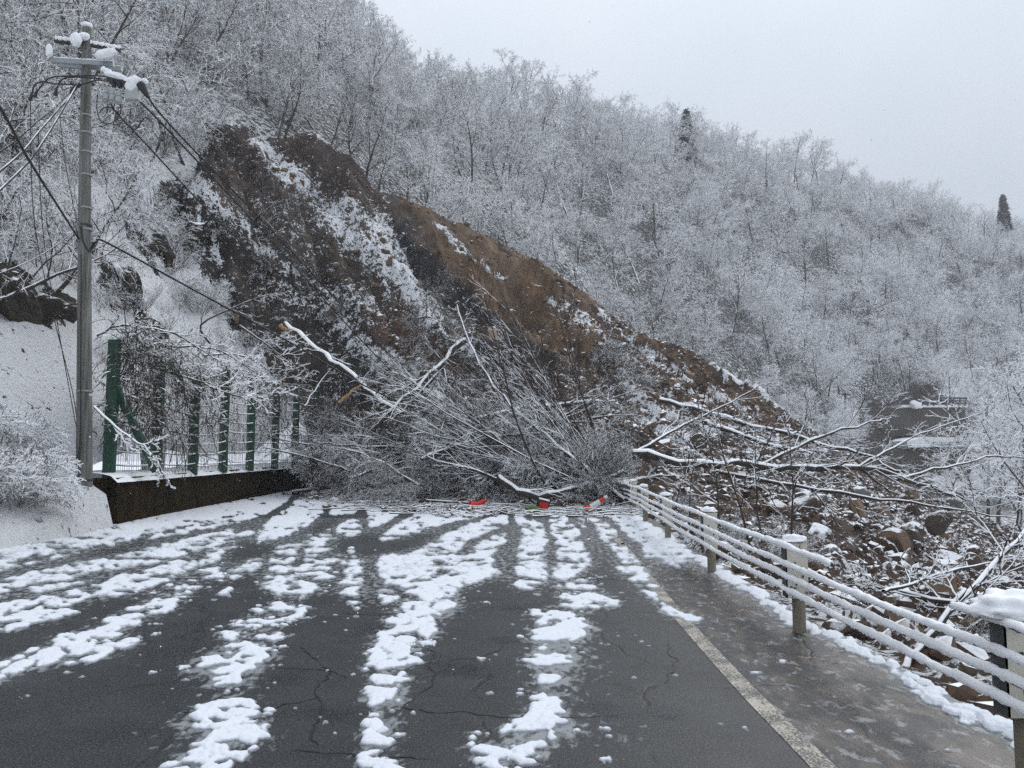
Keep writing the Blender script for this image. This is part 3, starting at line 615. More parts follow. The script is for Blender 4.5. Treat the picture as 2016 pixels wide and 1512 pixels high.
K3 = (fringe + .12 * gr > .69) & (c2 < .5)
keepc = np.maximum(K2 * 1.0, K3 * 1.0)
dome_b = np.clip((f2 - f1) * 1.8, 0, 1)
R1 = blur(keepc, 3)
dome = .55 * dome_b + .45 * np.clip((g2 - g1) * 2.2, 0, 1)
core = np.clip(R1 - .3, 0, 1) / .7
edge_soft = np.sqrt(np.clip(blur(keepc, 5) - .30, 0, 1) / .7)
Hh = edge_soft * (.007 + .015 * np.sqrt(dome) * (1 - .5 * sstep(.7, 1, mw)) + .010 * (lump * .5 + .5) + .006 * br + .004 * fbm(X * 30, Y * 30, 2, 171))
Hh = Hh * (.62 + .25 * sstep(14, 5, Y)) + .004 * fbm(X * 38, Y * 38, 3, 173) * (Hh > .006)
Hh = np.where(R1 > .3, np.maximum(Hh, .004), 0)
# crumbs and single lumps thrown up by the wheels
fr = blur(blur(mask, 61, 75), 61, 75)
zone = np.maximum(fr, .9 * np.exp(-((qx - 400) / 230) ** 2 - ((qy - 1350) / 110) ** 2)); zone = np.maximum(zone, .9 * np.exp(-((qx - 1080) / 150) ** 2 - ((qy - 1330) / 130) ** 2)); zone = np.maximum(zone, .5 * np.exp(-((qx - 780) / 120) ** 2 - ((qy - 1350) / 130) ** 2))
for sx, seed, p0, rr in ((.16, 21, .9, .30), (.30, 23, .55, .22), (.09, 27, .8, .30)):
    lx, ly, d1, d2, lr = cells(sx, sx * .85, seed); r_ = rr * (.35 + .65 * ((lr * 37) % 1)); pr = at_grid(np.clip(zb * .8 + .1, 0, 1) * sstep(20, 6, Y), lx, ly) * p0 * .42 * (at_grid(tear, lx, ly) > -.15) + (.008 if seed == 23 else .001)
    dd = d1 * (1 + .6 * vnoise(X * 28, Y * 28, seed) + .3 * vnoise(X * 60, Y * 60, seed)); k_ = (lr < pr * .5) & (dd < r_) & (qx < 1420 + 500 * (lr < .02))
    Hh = np.maximum(Hh, np.where(k_, np.sqrt(np.clip(1 - (dd / r_) ** 2, 0, 1)) * r_ * sx * .42 + .003, 0))
ok = X < road_edge(Y) + .13
Hh = np.where(ok, Hh, 0) * (1 + .5 * (eb > 0)) + .014 * np.clip(eb, 0, 1) * ok
hs = np.where(Hh > .0015, 1., 0.); Hh = np.where(hs > 0, Hh, -.004)
idx = np.arange(X.size).reshape(X.shape); q = np.stack([idx[:-1, :-1], idx[:-1, 1:], idx[1:, 1:], idx[1:, :-1]], -1)
k = hs > .5; kk = k[:-1, :-1] | k[:-1, 1:] | k[1:, 1:] | k[1:, :-1]
q = q[kk]; used = np.unique(q); rm = np.full(X.size, -1); rm[used] = np.arange(len(used))
me = mesh_np('road_snow', np.stack([X.ravel()[used], Y.ravel()[used], Hh.ravel()[used]], 1), rm[q][:, ::-1], M['snow_wet'], True)
print('road snow quads', len(q))
a = me.attributes.new('thick', 'FLOAT', 'POINT'); a.data.foreach_set('value', np.clip(np.maximum(Hh, 0) / .022 + .35 * sstep(8, 25, Y), 0, 1.3).ravel()[used].astype(np.float32))
edge_s = blur(blur(hs, 15, 21), 15, 21); near_s = at_grid(edge_s, Xg.ravel(), np.maximum(Yg.ravel(), 3.3))
slush2 = np.clip(np.maximum(slush, .42) * .85 + .55 * sstep(.02, .35, near_s) * (Yg.ravel() < 20), 0, 1.15); at_ = road.data.attributes['slush']; at_.data.foreach_set('value', slush2.astype(np.float32))
o = link('road_snow', me); o['kind'] = 'stuff'; o['label'] = 'patches and ridges of snow left between tyre tracks on the wet road'; 

# ------------------------------------------------------------------ tree growing
def grow(rng, out, start, d, length, r, lev, P):
    """P: dict per level lists: n (points), k (sides), wob, grav, child (count), ang, clen, cr"""
    n = P['n'][lev]; k = P['k'][lev]
    pts = [np.array(start, float)]; d = np.array(d, float); d /= np.linalg.norm(d); step = length / (n - 1)
    dirs = [d.copy()]
    for i in range(n - 1):
        d = d + rng.normal(0, P['wob'][lev], 3) + np.array([0, 0, P['grav'][lev]]) * (i + 1) / n
        d /= np.linalg.norm(d); pts.append(pts[-1] + d * step); dirs.append(d.copy())
    tt = np.linspace(0, 1, n); rad = r * (1 - tt * P['taper'][lev])
    out[0 if lev <= P['split'] else 1].setdefault((n, k), []).append((np.array(pts), rad))
    if lev + 1 >= len(P['n']): return
    spawn(rng, out, pts, dirs, length, r, lev, P)
def spawn(rng, out, pts, dirs, length, r, lev, P, count=None, t0=None):
    n = len(pts); c = P['child'][lev] if count is None else count
    c = max(1, int(round(c * rng.uniform(.8, 1.2)))); az = rng.uniform(0, 6.28)
    lo = P['t0'][lev] if t0 is None else t0
    for j in range(c):
        t = lo + (1 - lo) * ((j + rng.uniform(.1, .9)) / c); f = t * (n - 1); i = min(int(f), n - 2); u = f - i
        p = pts[i] * (1 - u) + pts[i + 1] * u; dd = dirs[i]
        a = np.cross(dd, [.3, .2, 1]); a /= np.linalg.norm(a) + 1e-9; b = np.cross(dd, a)
        az += 2.4 + rng.uniform(-.5, .5); an = P['ang'][lev] * rng.uniform(.7, 1.25)
        nd_ = dd * math.cos(an) + (a * math.cos(az) + b * math.sin(az)) * math.sin(an)
        grow(rng, out, p, nd_, length * P['clen'][lev] * rng.uniform(.65, 1.2) * (1.1 - .55 * t), max(r * P['cr'][lev] * (1 - .4 * t), P['rmin']), lev + 1, P)
TREE = dict(n=[8, 7, 5, 4, 3], k=[6, 5, 3, 3, 3], wob=[.10, .16, .18, .2, .22], grav=[.02, .04, -.02, -.06, -.08], taper=[.75, .8, .7, .5, .4], child=[13, 8, 6, 4], t0=[.22, .25, .15, .15],
            ang=[1.0, .85, .8, .7], clen=[.72, .52, .5, .5], cr=[.4, .42, .5, .65], split=1, rmin=.021)
TREE_B = dict(TREE, child=[9, 9, 7, 4], ang=[.75, .75, .8, .75], clen=[.62, .5, .48, .5], t0=[.22, .25, .15, .1], grav=[.0, .04, -.01, -.06, -.1])
SHRUB = dict(n=[7, 5, 4, 3], k=[5, 3, 3, 3], wob=[.13, .2, .22, .22], grav=[-.12, -.14, -.12, -.1], taper=[.75, .6, .5, .4], child=[9, 6, 4], t0=[.2, .15, .1], ang=[.7, .75, .7], clen=[.42, .5, .5], cr=[.5, .6, .7], split=0, rmin=.012)
def tree_mesh(seed, P, H=10, r=.16, lean=.08, stems=1, near=False):
    rng = np.random.RandomState(seed); out = ({}, {})
    for s in range(stems):
        d = np.array([rng.normal(0, lean), rng.normal(0, lean), 1.])
        if stems > 1: a = 6.28 * s / stems + rng.uniform(-.4, .4); d = np.array([math.cos(a) * rng.uniform(.25, .9), math.sin(a) * rng.uniform(.25, .9), 1])
        grow(rng, out, rng.normal(0, .06 * (stems > 1), 3), d, H * rng.uniform(.75, 1.1), r * (1 if stems == 1 else .4), 0, P)
    sfx = 'near' if near else 'far'
    return (paths_mesh('trunk', out[0], M['bark_' + sfx], True), paths_mesh('crown', out[1], M['twig_' + sfx], False))
far_tpl = [tree_mesh(11 + i, TREE if i % 2 else TREE_B, 8.2, .16, .12) for i in range(5)] + [tree_mesh(31 + i, TREE_B, 8.5, .16, .1, 3) for i in range(2)]
M['twig_far_grey'] = mk_snowy('twig_far_grey', (.09, .08, .075), (.22, .2, .19), thr=-.12, bmp=0, nscale=.3, amp=1.6)
for i_ in (1, 4): far_tpl[i_][1].materials[0] = M['twig_far_grey']
TREE_N = dict(TREE, rmin=.009, child=[12, 9, 7, 5]); 
near_tpl = [tree_mesh(51, TREE_N, 9, .15, .1, near=True), tree_mesh(52, dict(TREE_B, rmin=.009, child=[9, 10, 8, 4]), 9, .15, .1, near=True), tree_mesh(53, dict(TREE_N, grav=[-.02, -.08, -.08, -.08, -.1]), 8, .13, .15, near=True)]
shrub_tpl = [tree_mesh(71 + i, dict(SHRUB, child=[10, 7, 4]), 3.2, .07, .2, 9, near=True) for i in range(3)]
def variant(tpls, mat, bark=None):
    res = []
    for a_, b_ in tpls:
        a2, b2 = a_.copy(), b_.copy(); b2.materials[0] = M[mat]
        if bark: a2.materials[0] = M[bark]
        res.append((a2, b2))
    return res
hill_near = variant(near_tpl, 'twig_hill'); hill_shrub = variant(shrub_tpl, 'twig_hill'); dark_near = variant(near_tpl, 'twig_dark'); dark_shrub = variant(shrub_tpl, 'twig_dark')
SNOWB = dict(SHRUB, rmin=.014, n=[9, 6, 4, 3], wob=[.1, .14, .2, .22], grav=[-.55, -.4, -.3, -.2], ang=[.45, .5, .6], clen=[.5, .5, .5])
snowy_tpl = [tree_mesh(81 + i, SNOWB, 2.6, .07, .2, 8, near=True) for i in range(2)]
M['twig_snowy'] = mk_snowy('twig_snowy', (.05, .04, .035), (.12, .10, .085), thr=.02, bmp=0, nscale=3, amp=.9, soft=8)
for a_, b_ in snowy_tpl: b_.materials[0] = M['twig_snowy']; a_.materials[0] = M['twig_snowy']
LM = [((170, 60), 'behind the top of the utility pole'), ((40, 120), 'in the upper left corner'), ((330, 60), 'on the high slope right of the utility pole'), ((500, 130), 'on the slope above the red scarp'), ((600, 210), 'just above the landslide crown'), ((60, 330), 'left of the middle of the pole'),
      ((240, 330), 'just right of the pole above the dark rocks'), ((380, 330), 'beside the left edge of the landslide'), ((400, 540), 'below the dark cliff'), ((30, 500), 'above the boulders at the left edge'), ((480, 40), 'at the top of the frame near the skyline'), ((300, 200), 'under the power wires near the pole')]
def where(px_, py_): return min(LM, key=lambda q_: (q_[0][0] - px_) ** 2 + (q_[0][1] - py_) ** 2)[1]
def place_tree(tpl, loc, rot, sc, name, label, cat, group):
    t_ = thing(name, label, cat, loc, rot, sc, group); link('trunk', tpl[0], t_); link('crown', tpl[1], t_); return t_

rng = np.random.RandomState(5)
# --- mountain forest
pts = []
N = 26000
xs = rng.uniform(-75, 190, N); ys = rng.uniform(50, 245, N)
zm = M_full(xs, ys); zf = F_full(xs, ys)
px, py = PX(xs, ys, zm)
# screen visibility of base/crown against the slide crest
cpx = np.array([p[0] for p in crest_px]); cpy = np.array([p[1] for p in crest_px], float)
cl = np.interp(px, cpx, cpy)
ptop = PX(xs, ys, zm + 10)[1]
ok = (zm > zf - .2) & (px > -260) & (px < 2250) & (py > -260) & (ptop < cl + 5) & (zm > -4)
ok &= ~((px > 1675) & (px < 1945) & (py > 770) & (ys < 124))
ok &= ~((px > 1850) & (px < 1912) & (py > 722) & (py < 800))
cand = np.where(ok)[0]; keep = []; cell = {}
for i in cand:
    s = 3.9 + ys[i] * .006
    key = (int(xs[i] // s), int(ys[i] // s)); bad = False
    for a in (-1, 0, 1):
        for b in (-1, 0, 1):
            for j in cell.get((key[0] + a, key[1] + b), ()):
                if (xs[i] - xs[j]) ** 2 + (ys[i] - ys[j]) ** 2 < s * s * .8: bad = True; break
    if not bad: cell.setdefault(key, []).append(i); keep.append(i)
keep = np.array(keep); print('forest trees', len(keep))
keep = keep[np.argsort(np.hypot(xs[keep], ys[keep]))]
gfor = 'frosted trees of the forest on the mountainside'
first_far = {}
def far_scale(): return rng.uniform(.7, 1.25)
for i in keep[:290]:
    v = rng.randint(len(far_tpl)); s = far_scale() * (.62 if py[i] > cl[i] - 60 and px[i] > 640 else .95)
    t_ = place_tree(far_tpl[v], (xs[i], ys[i], zm[i] - .2), (rng.normal(0, .1), rng.normal(0, .1), rng.uniform(0, 6.28)), s, 'frosted_tree',
                    'bare frosted broadleaf tree in the forest rising behind the landslide', 'tree', gfor)
    if v not in first_far: first_far[v] = t_
far = keep[290:]
me = bpy.data.meshes.new('forest'); me.from_pydata([(xs[i], ys[i], zm[i] - .2) for i in far], [], [])
a = me.attributes.new('vi', 'INT', 'POINT'); a.data.foreach_set('value', rng.randint(0, len(first_far), len(far)).astype(np.int32))
a = me.attributes.new('sc', 'FLOAT', 'POINT'); a.data.foreach_set('value', rng.uniform(.65, 1.15, len(far)).astype(np.float32))
a = me.attributes.new('rt', 'FLOAT_VECTOR', 'POINT'); a.data.foreach_set('vector', np.stack([rng.normal(0, .08, len(far)), rng.normal(0, .08, len(far)), rng.uniform(0, 6.28, len(far))], 1).astype(np.float32).ravel())
fo = link('forest', me); fo['kind'] = 'stuff'; fo['label'] = 'far-off frosted forest covering the upper mountainside up to the ridge'
ng = bpy.data.node_groups.new('forest_nodes', 'GeometryNodeTree')
ng.interface.new_socket('Geometry', in_out='INPUT', socket_type='NodeSocketGeometry'); ng.interface.new_socket('Geometry', in_out='OUTPUT', socket_type='NodeSocketGeometry')
gi = ng.nodes.new('NodeGroupInput'); go = ng.nodes.new('NodeGroupOutput'); jo = ng.nodes.new('GeometryNodeJoinGeometry')
def named(nm, ty):
    o = ng.nodes.new('GeometryNodeInputNamedAttribute'); o.data_type = ty; o.inputs['Name'].default_value = nm
    return o.outputs['Attribute']
for part in (0, 1):
    jj = ng.nodes.new('GeometryNodeJoinGeometry')
    for v in sorted(first_far):
        oi = ng.nodes.new('GeometryNodeObjectInfo'); oi.transform_space = 'ORIGINAL'; oi.inputs['As Instance'].default_value = True
        oi.inputs['Object'].default_value = first_far[v].children[part]
        ng.links.new(oi.outputs['Geometry'], jj.inputs[0])
    ip = ng.nodes.new('GeometryNodeInstanceOnPoints'); ip.inputs['Pick Instance'].default_value = True
    ng.links.new(gi.outputs[0], ip.inputs['Points']); ng.links.new(jj.outputs[0], ip.inputs['Instance'])
    ng.links.new(named('vi', 'INT'), ip.inputs['Instance Index']); ng.links.new(named('rt', 'FLOAT_VECTOR'), ip.inputs['Rotation']); ng.links.new(named('sc', 'FLOAT'), ip.inputs['Scale'])
    ng.links.new(ip.outputs[0], jo.inputs[0])
ng.links.new(jo.outputs[0], go.inputs[0])
md = fo.modifiers.new('forest', 'NODES'); md.node_group = ng

# --- trees and shrubs on the near hillside
def hill_scatter(n, region, mind, tpls, sc, name, label, cat, group, tilt=.12, sink=.15, lo=(-46, 12), hi=(-8, 58)):
    done = []; tries = 0
    while len(done) < n and tries < 60:
        tries += 1
        x = rng.uniform(lo[0], hi[0], 400); y = rng.uniform(lo[1], hi[1], 400); z = G(x, y); px, py = PX(x, y, z); r_ = region(px, py, x, y)
        for j in np.where(r_)[0]:
            if len(done) >= n: break
            if any((x[j] - a) ** 2 + (y[j] - b) ** 2 < mind ** 2 for a, b in done): continue
            done.append((x[j], y[j])); s = rng.uniform(*sc)
            place_tree(tpls[rng.randint(len(tpls))], (x[j], y[j], z[j] - sink), (rng.normal(0, tilt), rng.normal(.18, tilt), rng.uniform(0, 6.28)), s, name, label if name in ('bank_shrub', 'snow_laden_shrub') else ('tall ' if s > (sc[0] + sc[1]) / 2 else 'shorter ') + label.split(' on the ')[0].split(' arching')[0] + ' ' + where(px[j], py[j] - 60), cat, group)
    print(name, len(done))
offs = lambda px, py: ~inpoly(px, py, slide_poly)
clear = [(-80, 600), (-60, 560), (60, 560), (150, 620), (350, 720), (350, 900), (-200, 900), (-200, 640)]
openA = [(175, 440), (250, 440), (340, 560), (420, 720), (400, 790), (170, 790)]
hill_scatter(120, lambda px, py, x, y: offs(px, py) & (px > -250) & (px < 640) & (py < 300) & (py > -350), 1.7, hill_near + hill_shrub + hill_near + far_tpl[:2], (.55, .9), 'hillside_tree',
             'bare tree laden with snow on the steep slope above the landslide scarp', 'tree', 'snowy trees on the slope above the scarp')
hill_scatter(75, lambda px, py, x, y: offs(px, py) & (px > -200) & (px < 470) & (py >= 230) & (py < 640) & ~inpoly(px, py, openA) & ~inpoly(px, py, clear), 1.25, hill_shrub + hill_near[2:], (.45, .8), 'hillside_shrub',
             'leafless snow-covered shrub arching off the rocky hillside behind the utility pole', 'shrub', 'snowy shrubs on the rocky hillside', .25)
hill_scatter(40, lambda px, py, x, y: offs(px, py) & (px > 200) & (px < 640) & (py >= 600) & (py < 730) & (x < -11.3), .9, hill_shrub, (.25, .42), 'bank_shrub',
             'snow-covered shrub on the bank just behind the green post fence', 'shrub', 'snowy shrubs behind the green fence', .3)
hill_scatter(26, lambda px, py, x, y: (px > -300) & (px < 40) & (py > 860) & (py < 1010), .5, snowy_tpl, (.45, .68), 'snow_laden_shrub',
             'low shrub bowed under thick snow on the bank left of the utility pole', 'shrub', 'snow-laden shrubs left of the pole', .2, .1, (-16, 8), (-8.7, 18))

# crest trees (on the rim of the scarp)
for (a, b, Y, s, v) in [(720, 390, 53, .75, 0), (690, 300, 55, .7, 1), (640, 270, 54, .6, 2), (1000, 480, 58, .35, 0), (560, 250, 52, .7, 1), (930, 470, 57, .3, 1), (1290, 690, 64, .7, 0), (1380, 735, 66, .8, 1), (1240, 640, 64, .6, 2)]:
    p = W(a, b, Y); zz = float(G(p[0], p[1]))
    place_tree(near_tpl[v], (p[0], p[1], zz - .2), (0, .1, a), s, 'rim_tree', 'snow-dusted bare tree standing right on the rim of the landslide scar', 'tree', 'trees on the rim of the landslide scar')
# large frosted trees at the right edge across the valley
for (a, b, Y, s) in [(1990, 1060, 48, 1.35), (2080, 1040, 44, 1.5), (1940, 1010, 62, 1.0), (2040, 980, 60, 1.4), (1960, 980, 75, 1.3), (2100, 900, 70, 1.6)]:
    p = W(a, b, Y); place_tree(far_tpl[int(a) % 4], (p[0], p[1], p[2] - 2.4 * s), (0, -.05, a), s, 'valley_tree', 'tall frosted tree on the valley side at the right edge of the view', 'tree', 'frosted trees in the valley on the right')
# slope under and beside the far road
for (a, b, Y, s) in [(1640, 900, 88, .6), (1600, 860, 86, .6), (1955, 900, 100, .8), (1690, 985, 78, .4), (1560, 860, 80, .5)]:
    p = W(a, b, Y); place_tree(far_tpl[int(b) % 5], (p[0], p[1], p[2] - .3), (0, 0, a), s, 'far_bank_tree', 'small frosted tree on the bank beside the far mountain road', 'tree', 'trees beside the far road')

# conifers on the ridge
def conifer(px_, py_base, Y, H, label):
    p = W(px_, py_base, Y); t_ = thing('conifer', label, 'tree', p)
    m_ = MB(); m_.tube([(0, 0, 0), (0, 0, H)], [H * .022, .02], 6); m_.build('trunk', M['bark_far'], t_)
    r2 = np.random.RandomState(int(px_)); Vv = []; Ff = []; n0 = 0
    for k_ in range(900):
        h_ = r2.uniform(.08, 1); w_ = (1 - h_) ** .8 * H * .16 * r2.uniform(.5, 1.1) + .15; a_ = r2.uniform(0, 6.28); s_ = H * .035 * r2.uniform(.6, 1.3)
        c_ = np.array([math.cos(a_) * w_, math.sin(a_) * w_, h_ * H - w_ * .35]); t1 = np.array([math.cos(a_), math.sin(a_), -.5]) * s_ * 2; t2 = np.array([-math.sin(a_), math.cos(a_), 0]) * s_
        Vv += [c_ - t1, c_ + t2, c_ + t1, c_ - t2, c_ + np.array([0, 0, s_ * .6])]; Ff += [[n0, n0 + 1, n0 + 4], [n0 + 1, n0 + 2, n0 + 4], [n0 + 2, n0 + 3, n0 + 4], [n0 + 3, n0, n0 + 4], [n0, n0 + 3, n0 + 1], [n0 + 1, n0 + 3, n0 + 2]]; n0 += 5
    link('crown', mesh_np('crown', Vv, Ff, M['needle']), t_)
conifer(1352, 312, 150, 10, 'dark pointed conifer breaking the skyline of the frosted ridge')
conifer(1978, 455, 195, 9.5, 'small rounded dark conifer on the ridge at the far right')

# ------------------------------------------------------------------ rocks
def rock_mesh(seed, sub, name='rock'):
    import bmesh
    bm = bmesh.new(); bmesh.ops.create_icosphere(bm, subdivisions=sub, radius=1)
    r2 = np.random.RandomState(seed); cuts = [(Vector(r2.normal(0, 1, 3)).normalized(), r2.uniform(.45, .8)) for _ in range(9)]
    off = Vector(r2.uniform(0, 50, 3))
    for v in bm.verts:
        for nn, dd in cuts:
            k_ = v.co.dot(nn) - dd
            if k_ > 0: v.co -= nn * k_
        v.co *= 1 + .12 * mnoise.noise(v.co * 1.7 + off)
    me_ = bpy.data.meshes.new(name); bm.to_mesh(me_); bm.free(); return me_
rock_me = []
for s in range(9):
    r_ = rock_mesh(s, 3); r_.materials.append(M[('rock', 'rock_tan', 'rock', 'rock_grey')[s % 4] if s < 8 else 'rock_tan']); rock_me.append(r_)
def in_rub(px, py):
    return inpoly(px, py, [(1270, 880), (1400, 860), (1560, 840), (1700, 900), (1900, 990), (2016, 1050), (2060, 1480), (1600, 1180), (1400, 1080), (1280, 1000)])
def pick_rocks(n, test, smin, smax, near_pow=1.6, lo=(-16, 4), hi=(34, 62)):
    res = []
    while len(res) < n:
        x = rng.uniform(lo[0], hi[0], 3000); y = rng.uniform(lo[1], hi[1], 3000); z = F_full(x, y); px, py = PX(x, y, z)
        for j in np.where(test(px, py, x, y))[0]:
            if len(res) < n: res.append((x[j], y[j], z[j], smin + (smax - smin) * rng.rand() ** near_pow))
    return res
big = pick_rocks(200, lambda px, py, x, y: in_rub(px, py) & (x > 3.4), .10, .62, 2.6)
chute = lambda px, py, x, y: (band(px, py, [(720, 600, 24), (790, 650, 34), (870, 720, 40), (960, 790, 50)]) > 0) | (band(px, py, [(1150, 640, 20), (1300, 730, 32), (1450, 800, 36)]) > 0)
big2 = pick_rocks(70, chute, .18, .6, 2)
def put_rock(x, y, z, s, lab, grp, me_=None):
    o = link('boulder', me_ or rock_me[rng.randint(9)]); o.location = (x, y, z + s * .2); o.rotation_euler = tuple(rng.uniform(0, 6.28, 3)); o.scale = tuple(s * rng.uniform(.65, 1.25, 3)); return tag(o, lab, 'rock', grp)
for (x, y, z, s) in big:
    s *= .42 if y < 13 else .75 if y < 18 else 1; mi = rng.randint(9); q_ = PX(x, y, z); cl_ = ('brown', 'tan', 'brown', 'grey')[mi % 4] if mi < 8 else 'tan'
    put_rock(x, y, z, s, ('large ' if s > .3 else 'small ') + cl_ + ' snow-dusted boulder ' + ('close below the nearest guardrail span' if y < 13 else 'at the right end of the rubble' if q_[0] > 1750 else 'in the rubble under the long fallen trunk' if q_[1] > 930 else 'in the rubble above the long fallen trunk'), 'boulders in the rubble beyond the guardrail', rock_me[mi])
for (x, y, z, s) in big2: put_rock(x, y, z, s, 'brown boulder lying in a debris chute on the landslide scar', 'boulders on the landslide scar')
for (a, b, Y, s, mi, lab) in [(965, 655, 44, .85, 1, 'pale tan boulder sticking out halfway down the landslide'), (920, 665, 42, .9, 0, 'broad grey-brown block beside the pale tan boulder'), (1690, 990, 29, .55, 1, 'large tan boulder beyond the long fallen trunk'), (1770, 1100, 20.5, .42, 0, 'dark squarish boulder low in the rubble'),
                              (1655, 1280, 8.3, .3, 0, 'dark brown rock close behind the guardrail above the road edge'), (1585, 960, 27, .4, 3, 'grey rock with a snow cap under the long fallen trunk'), (1850, 1015, 30, .6, 2, 'dark rounded boulder near the right end of the rubble'), (755, 640, 45, .7, 0, 'rounded brown boulder at the top of the debris chute')]:
    p = W(a, b, Y); zz = float(F_full(np.array([p[0]]), np.array([p[1]]))[0])
    o = link('boulder', rock_me[mi]); o.location = (p[0], p[1], max(zz, p[2] - .3)); o.rotation_euler = (.4, .8, a); o.scale = (s, s * .9, s * .75); tag(o, lab, 'rock')
M['rock_dark'] = mk_snowy('rock_dark', (.012, .010, .009), (.06, .05, .038), thr=.62, soft=7, nscale=2.2, amp=.9, scale=2.5, bmp=1, bdist=.1)
crag_me = []
for i_ in range(4):
    c_ = rock_mesh(60 + i_, 4, 'rock_outcrop'); c_.materials.append(M['rock_dark'])
    for v in c_.vertices:
        k_ = 1 + .22 * mnoise.noise(v.co * 2.3 + Vector((i_ * 5, 0, 0))) + .12 * abs(mnoise.noise(v.co * 5.5)) + .05 * mnoise.noise(v.co * 12); v.co *= k_
    crag_me.append(c_)
def hitF(a, b, y0=12, y1=70):
    Yd = np.arange(y0, y1, .2); P_ = np.array([W(a, b, y) for y in Yd]); h_ = P_[:, 2] - F_full(P_[:, 0], P_[:, 1]); k_ = np.where(h_ < 0)[0]
    return P_[k_[0]] if len(k_) else P_[-1]
for (a, b, s, mi, lab) in [(10, 452, 1.0, 0, 'dark rock jutting from the snow at the left edge, uppermost of the bank'), (8, 568, 1.15, 2, 'mossy dark boulder at the left edge above the smooth snowbank'), (96, 606, .8, 0, 'dark rounded boulder between the left edge and the pole'), (228, 560, 1.1, 4, 'tall dark crag just right of the pole'),
                           (278, 630, .95, 2, 'black rock slab above the near end of the green fence'), (210, 600, .7, 0, 'low dark rock right beside the pole'), (322, 415, 1.1, 4, 'dark outcrop high on the bank below the wires'), (385, 450, 1.2, 0, 'dark ledge at the left margin of the landslide'), (500, 660, .9, 2, 'dark rock above the middle of the fence'), (300, 478, .8, 0, 'small dark ledge on the snowy bank right of the pole')]:
    p = hitF(a, b); o = link('rock_outcrop', crag_me[(mi + int(a)) % 4]); o.location = p + np.array([-.25 * s, .45 * s, -.25 * s]); o.rotation_euler = (a * .37, .5 + a * .11, b * .7); o.scale = (s * 1.0, s * .8, s * 1.25); tag(o, lab, 'rock')
# loose rubble too small to pick apart
base = rock_mesh(99, 1); bv = np.array([v.co[:] for v in base.vertices]); bf = np.array([p.vertices[:] for p in base.polygons]); bpy.data.meshes.remove(base)
def rubble(name, n, test, smin, smax, mat, lab, **kw):
    L = pick_rocks(n, test, smin, smax, 3, **kw); m = len(L); A = np.array(L)
    q = rng.normal(0, 1, (m, 4)); q /= np.linalg.norm(q, axis=1, keepdims=True); w_, x_, y_, z_ = q.T
    Rm = np.stack([1 - 2 * (y_ * y_ + z_ * z_), 2 * (x_ * y_ - z_ * w_), 2 * (x_ * z_ + y_ * w_), 2 * (x_ * y_ + z_ * w_), 1 - 2 * (x_ * x_ + z_ * z_), 2 * (y_ * z_ - x_ * w_), 2 * (x_ * z_ - y_ * w_), 2 * (y_ * z_ + x_ * w_), 1 - 2 * (x_ * x_ + y_ * y_)], 1).reshape(-1, 3, 3)
    sc = A[:, 3, None] * rng.uniform(.55, 1.3, (m, 3))
    V = np.einsum('mij,mvj->mvi', Rm, bv[None] * sc[:, None]) + A[:, None, :3]
    Fc = bf[None] + (np.arange(m) * len(bv))[:, None, None]
    o = link(name, mesh_np(name, V.reshape(-1, 3), Fc.reshape(-1, 3), mat)); o['kind'] = 'stuff'; o['label'] = lab
rubble('rubble', 9000, lambda px, py, x, y: in_rub(px, py) & (x > 3.3), .03, .26, M['rock'], 'loose brown rubble covering the slope beyond the guardrail')
rubble('slide_rubble', 7000, lambda px, py, x, y: chute(px, py, x, y) | (inpoly(px, py, slide_poly) & (px > 1100) & (py > 620) & (py < 900)) | (inpoly(px, py, slide_poly) & (rng.rand(len(px)) < .25) & (x < 6)), .05, .36, M['rock_mix'], 'loose brown rubble strewn over the landslide')

# ------------------------------------------------------------------ mossy retaining wall
wl = [(-9.2, 18.15), (-9.45, 24), (-9.62, 30), (-9.75, 37.5)]
wly = np.array([p[1] for p in wl]); wlx = np.array([p[0] for p in wl])
def wx_at(y): return np.interp(y, wly, wlx)
t_ = thing('retaining_wall', 'low mossy dark concrete wall along the left edge of the snowy road', 'wall', (-9.4, 18, 0))
ys = np.linspace(18.15, 37.5, 90); zz = np.linspace(-.1, 1.08, 9); V = []; F_ = []
for y in ys:
    for z in zz: V.append((wx_at(y) + .05 * float(fbm(y * 1.2, z * 2, 3, 8)) - .04 * z + 9.4, y - 18, z))
n_ = len(zz)
for i in range(len(ys) - 1):
    for j in range(n_ - 1): F_.append([i * n_ + j, (i + 1) * n_ + j, (i + 1) * n_ + j + 1, i * n_ + j + 1])
nb = len(V)
for z in zz: V.append((wx_at(18.15) - .9 + 9.4, .15 - .5, z))
for j in range(n_ - 1): F_.append([nb + j, j, j + 1, nb + j + 1])
link('wall_face', mesh_np('wall_face', V, F_, M['mossy'], False), t_)
def snow_strip(xa, xb, y0, y1, z0, hgt, ny, nx, seed, org):
    V = []; F_ = []; ys = np.linspace(y0, y1, ny)
    for iy, y in enumerate(ys):
        for ix in range(nx + 1):
            u = ix / nx; x = xa(y) * (1 - u) + xb(y) * u; e = math.sin(math.pi * u) ** .5
            x += .05 * float(fbm(y * 3.1, u * 3, 2, seed)); V.append((x - org[0], y - org[1], z0 + hgt * e * (1 + .5 * float(fbm(y * 2.2, u * 2, 3, seed + 3))) - (.05 if ix in (0, nx) else 0) - org[2]))
    n_ = nx + 1
    for i in range(ny - 1):
        for j in range(nx): F_.append([i * n_ + j, i * n_ + j + 1, (i + 1) * n_ + j + 1, (i + 1) * n_ + j])
    return mesh_np('snow_cap', V, F_, M['snow'], True)
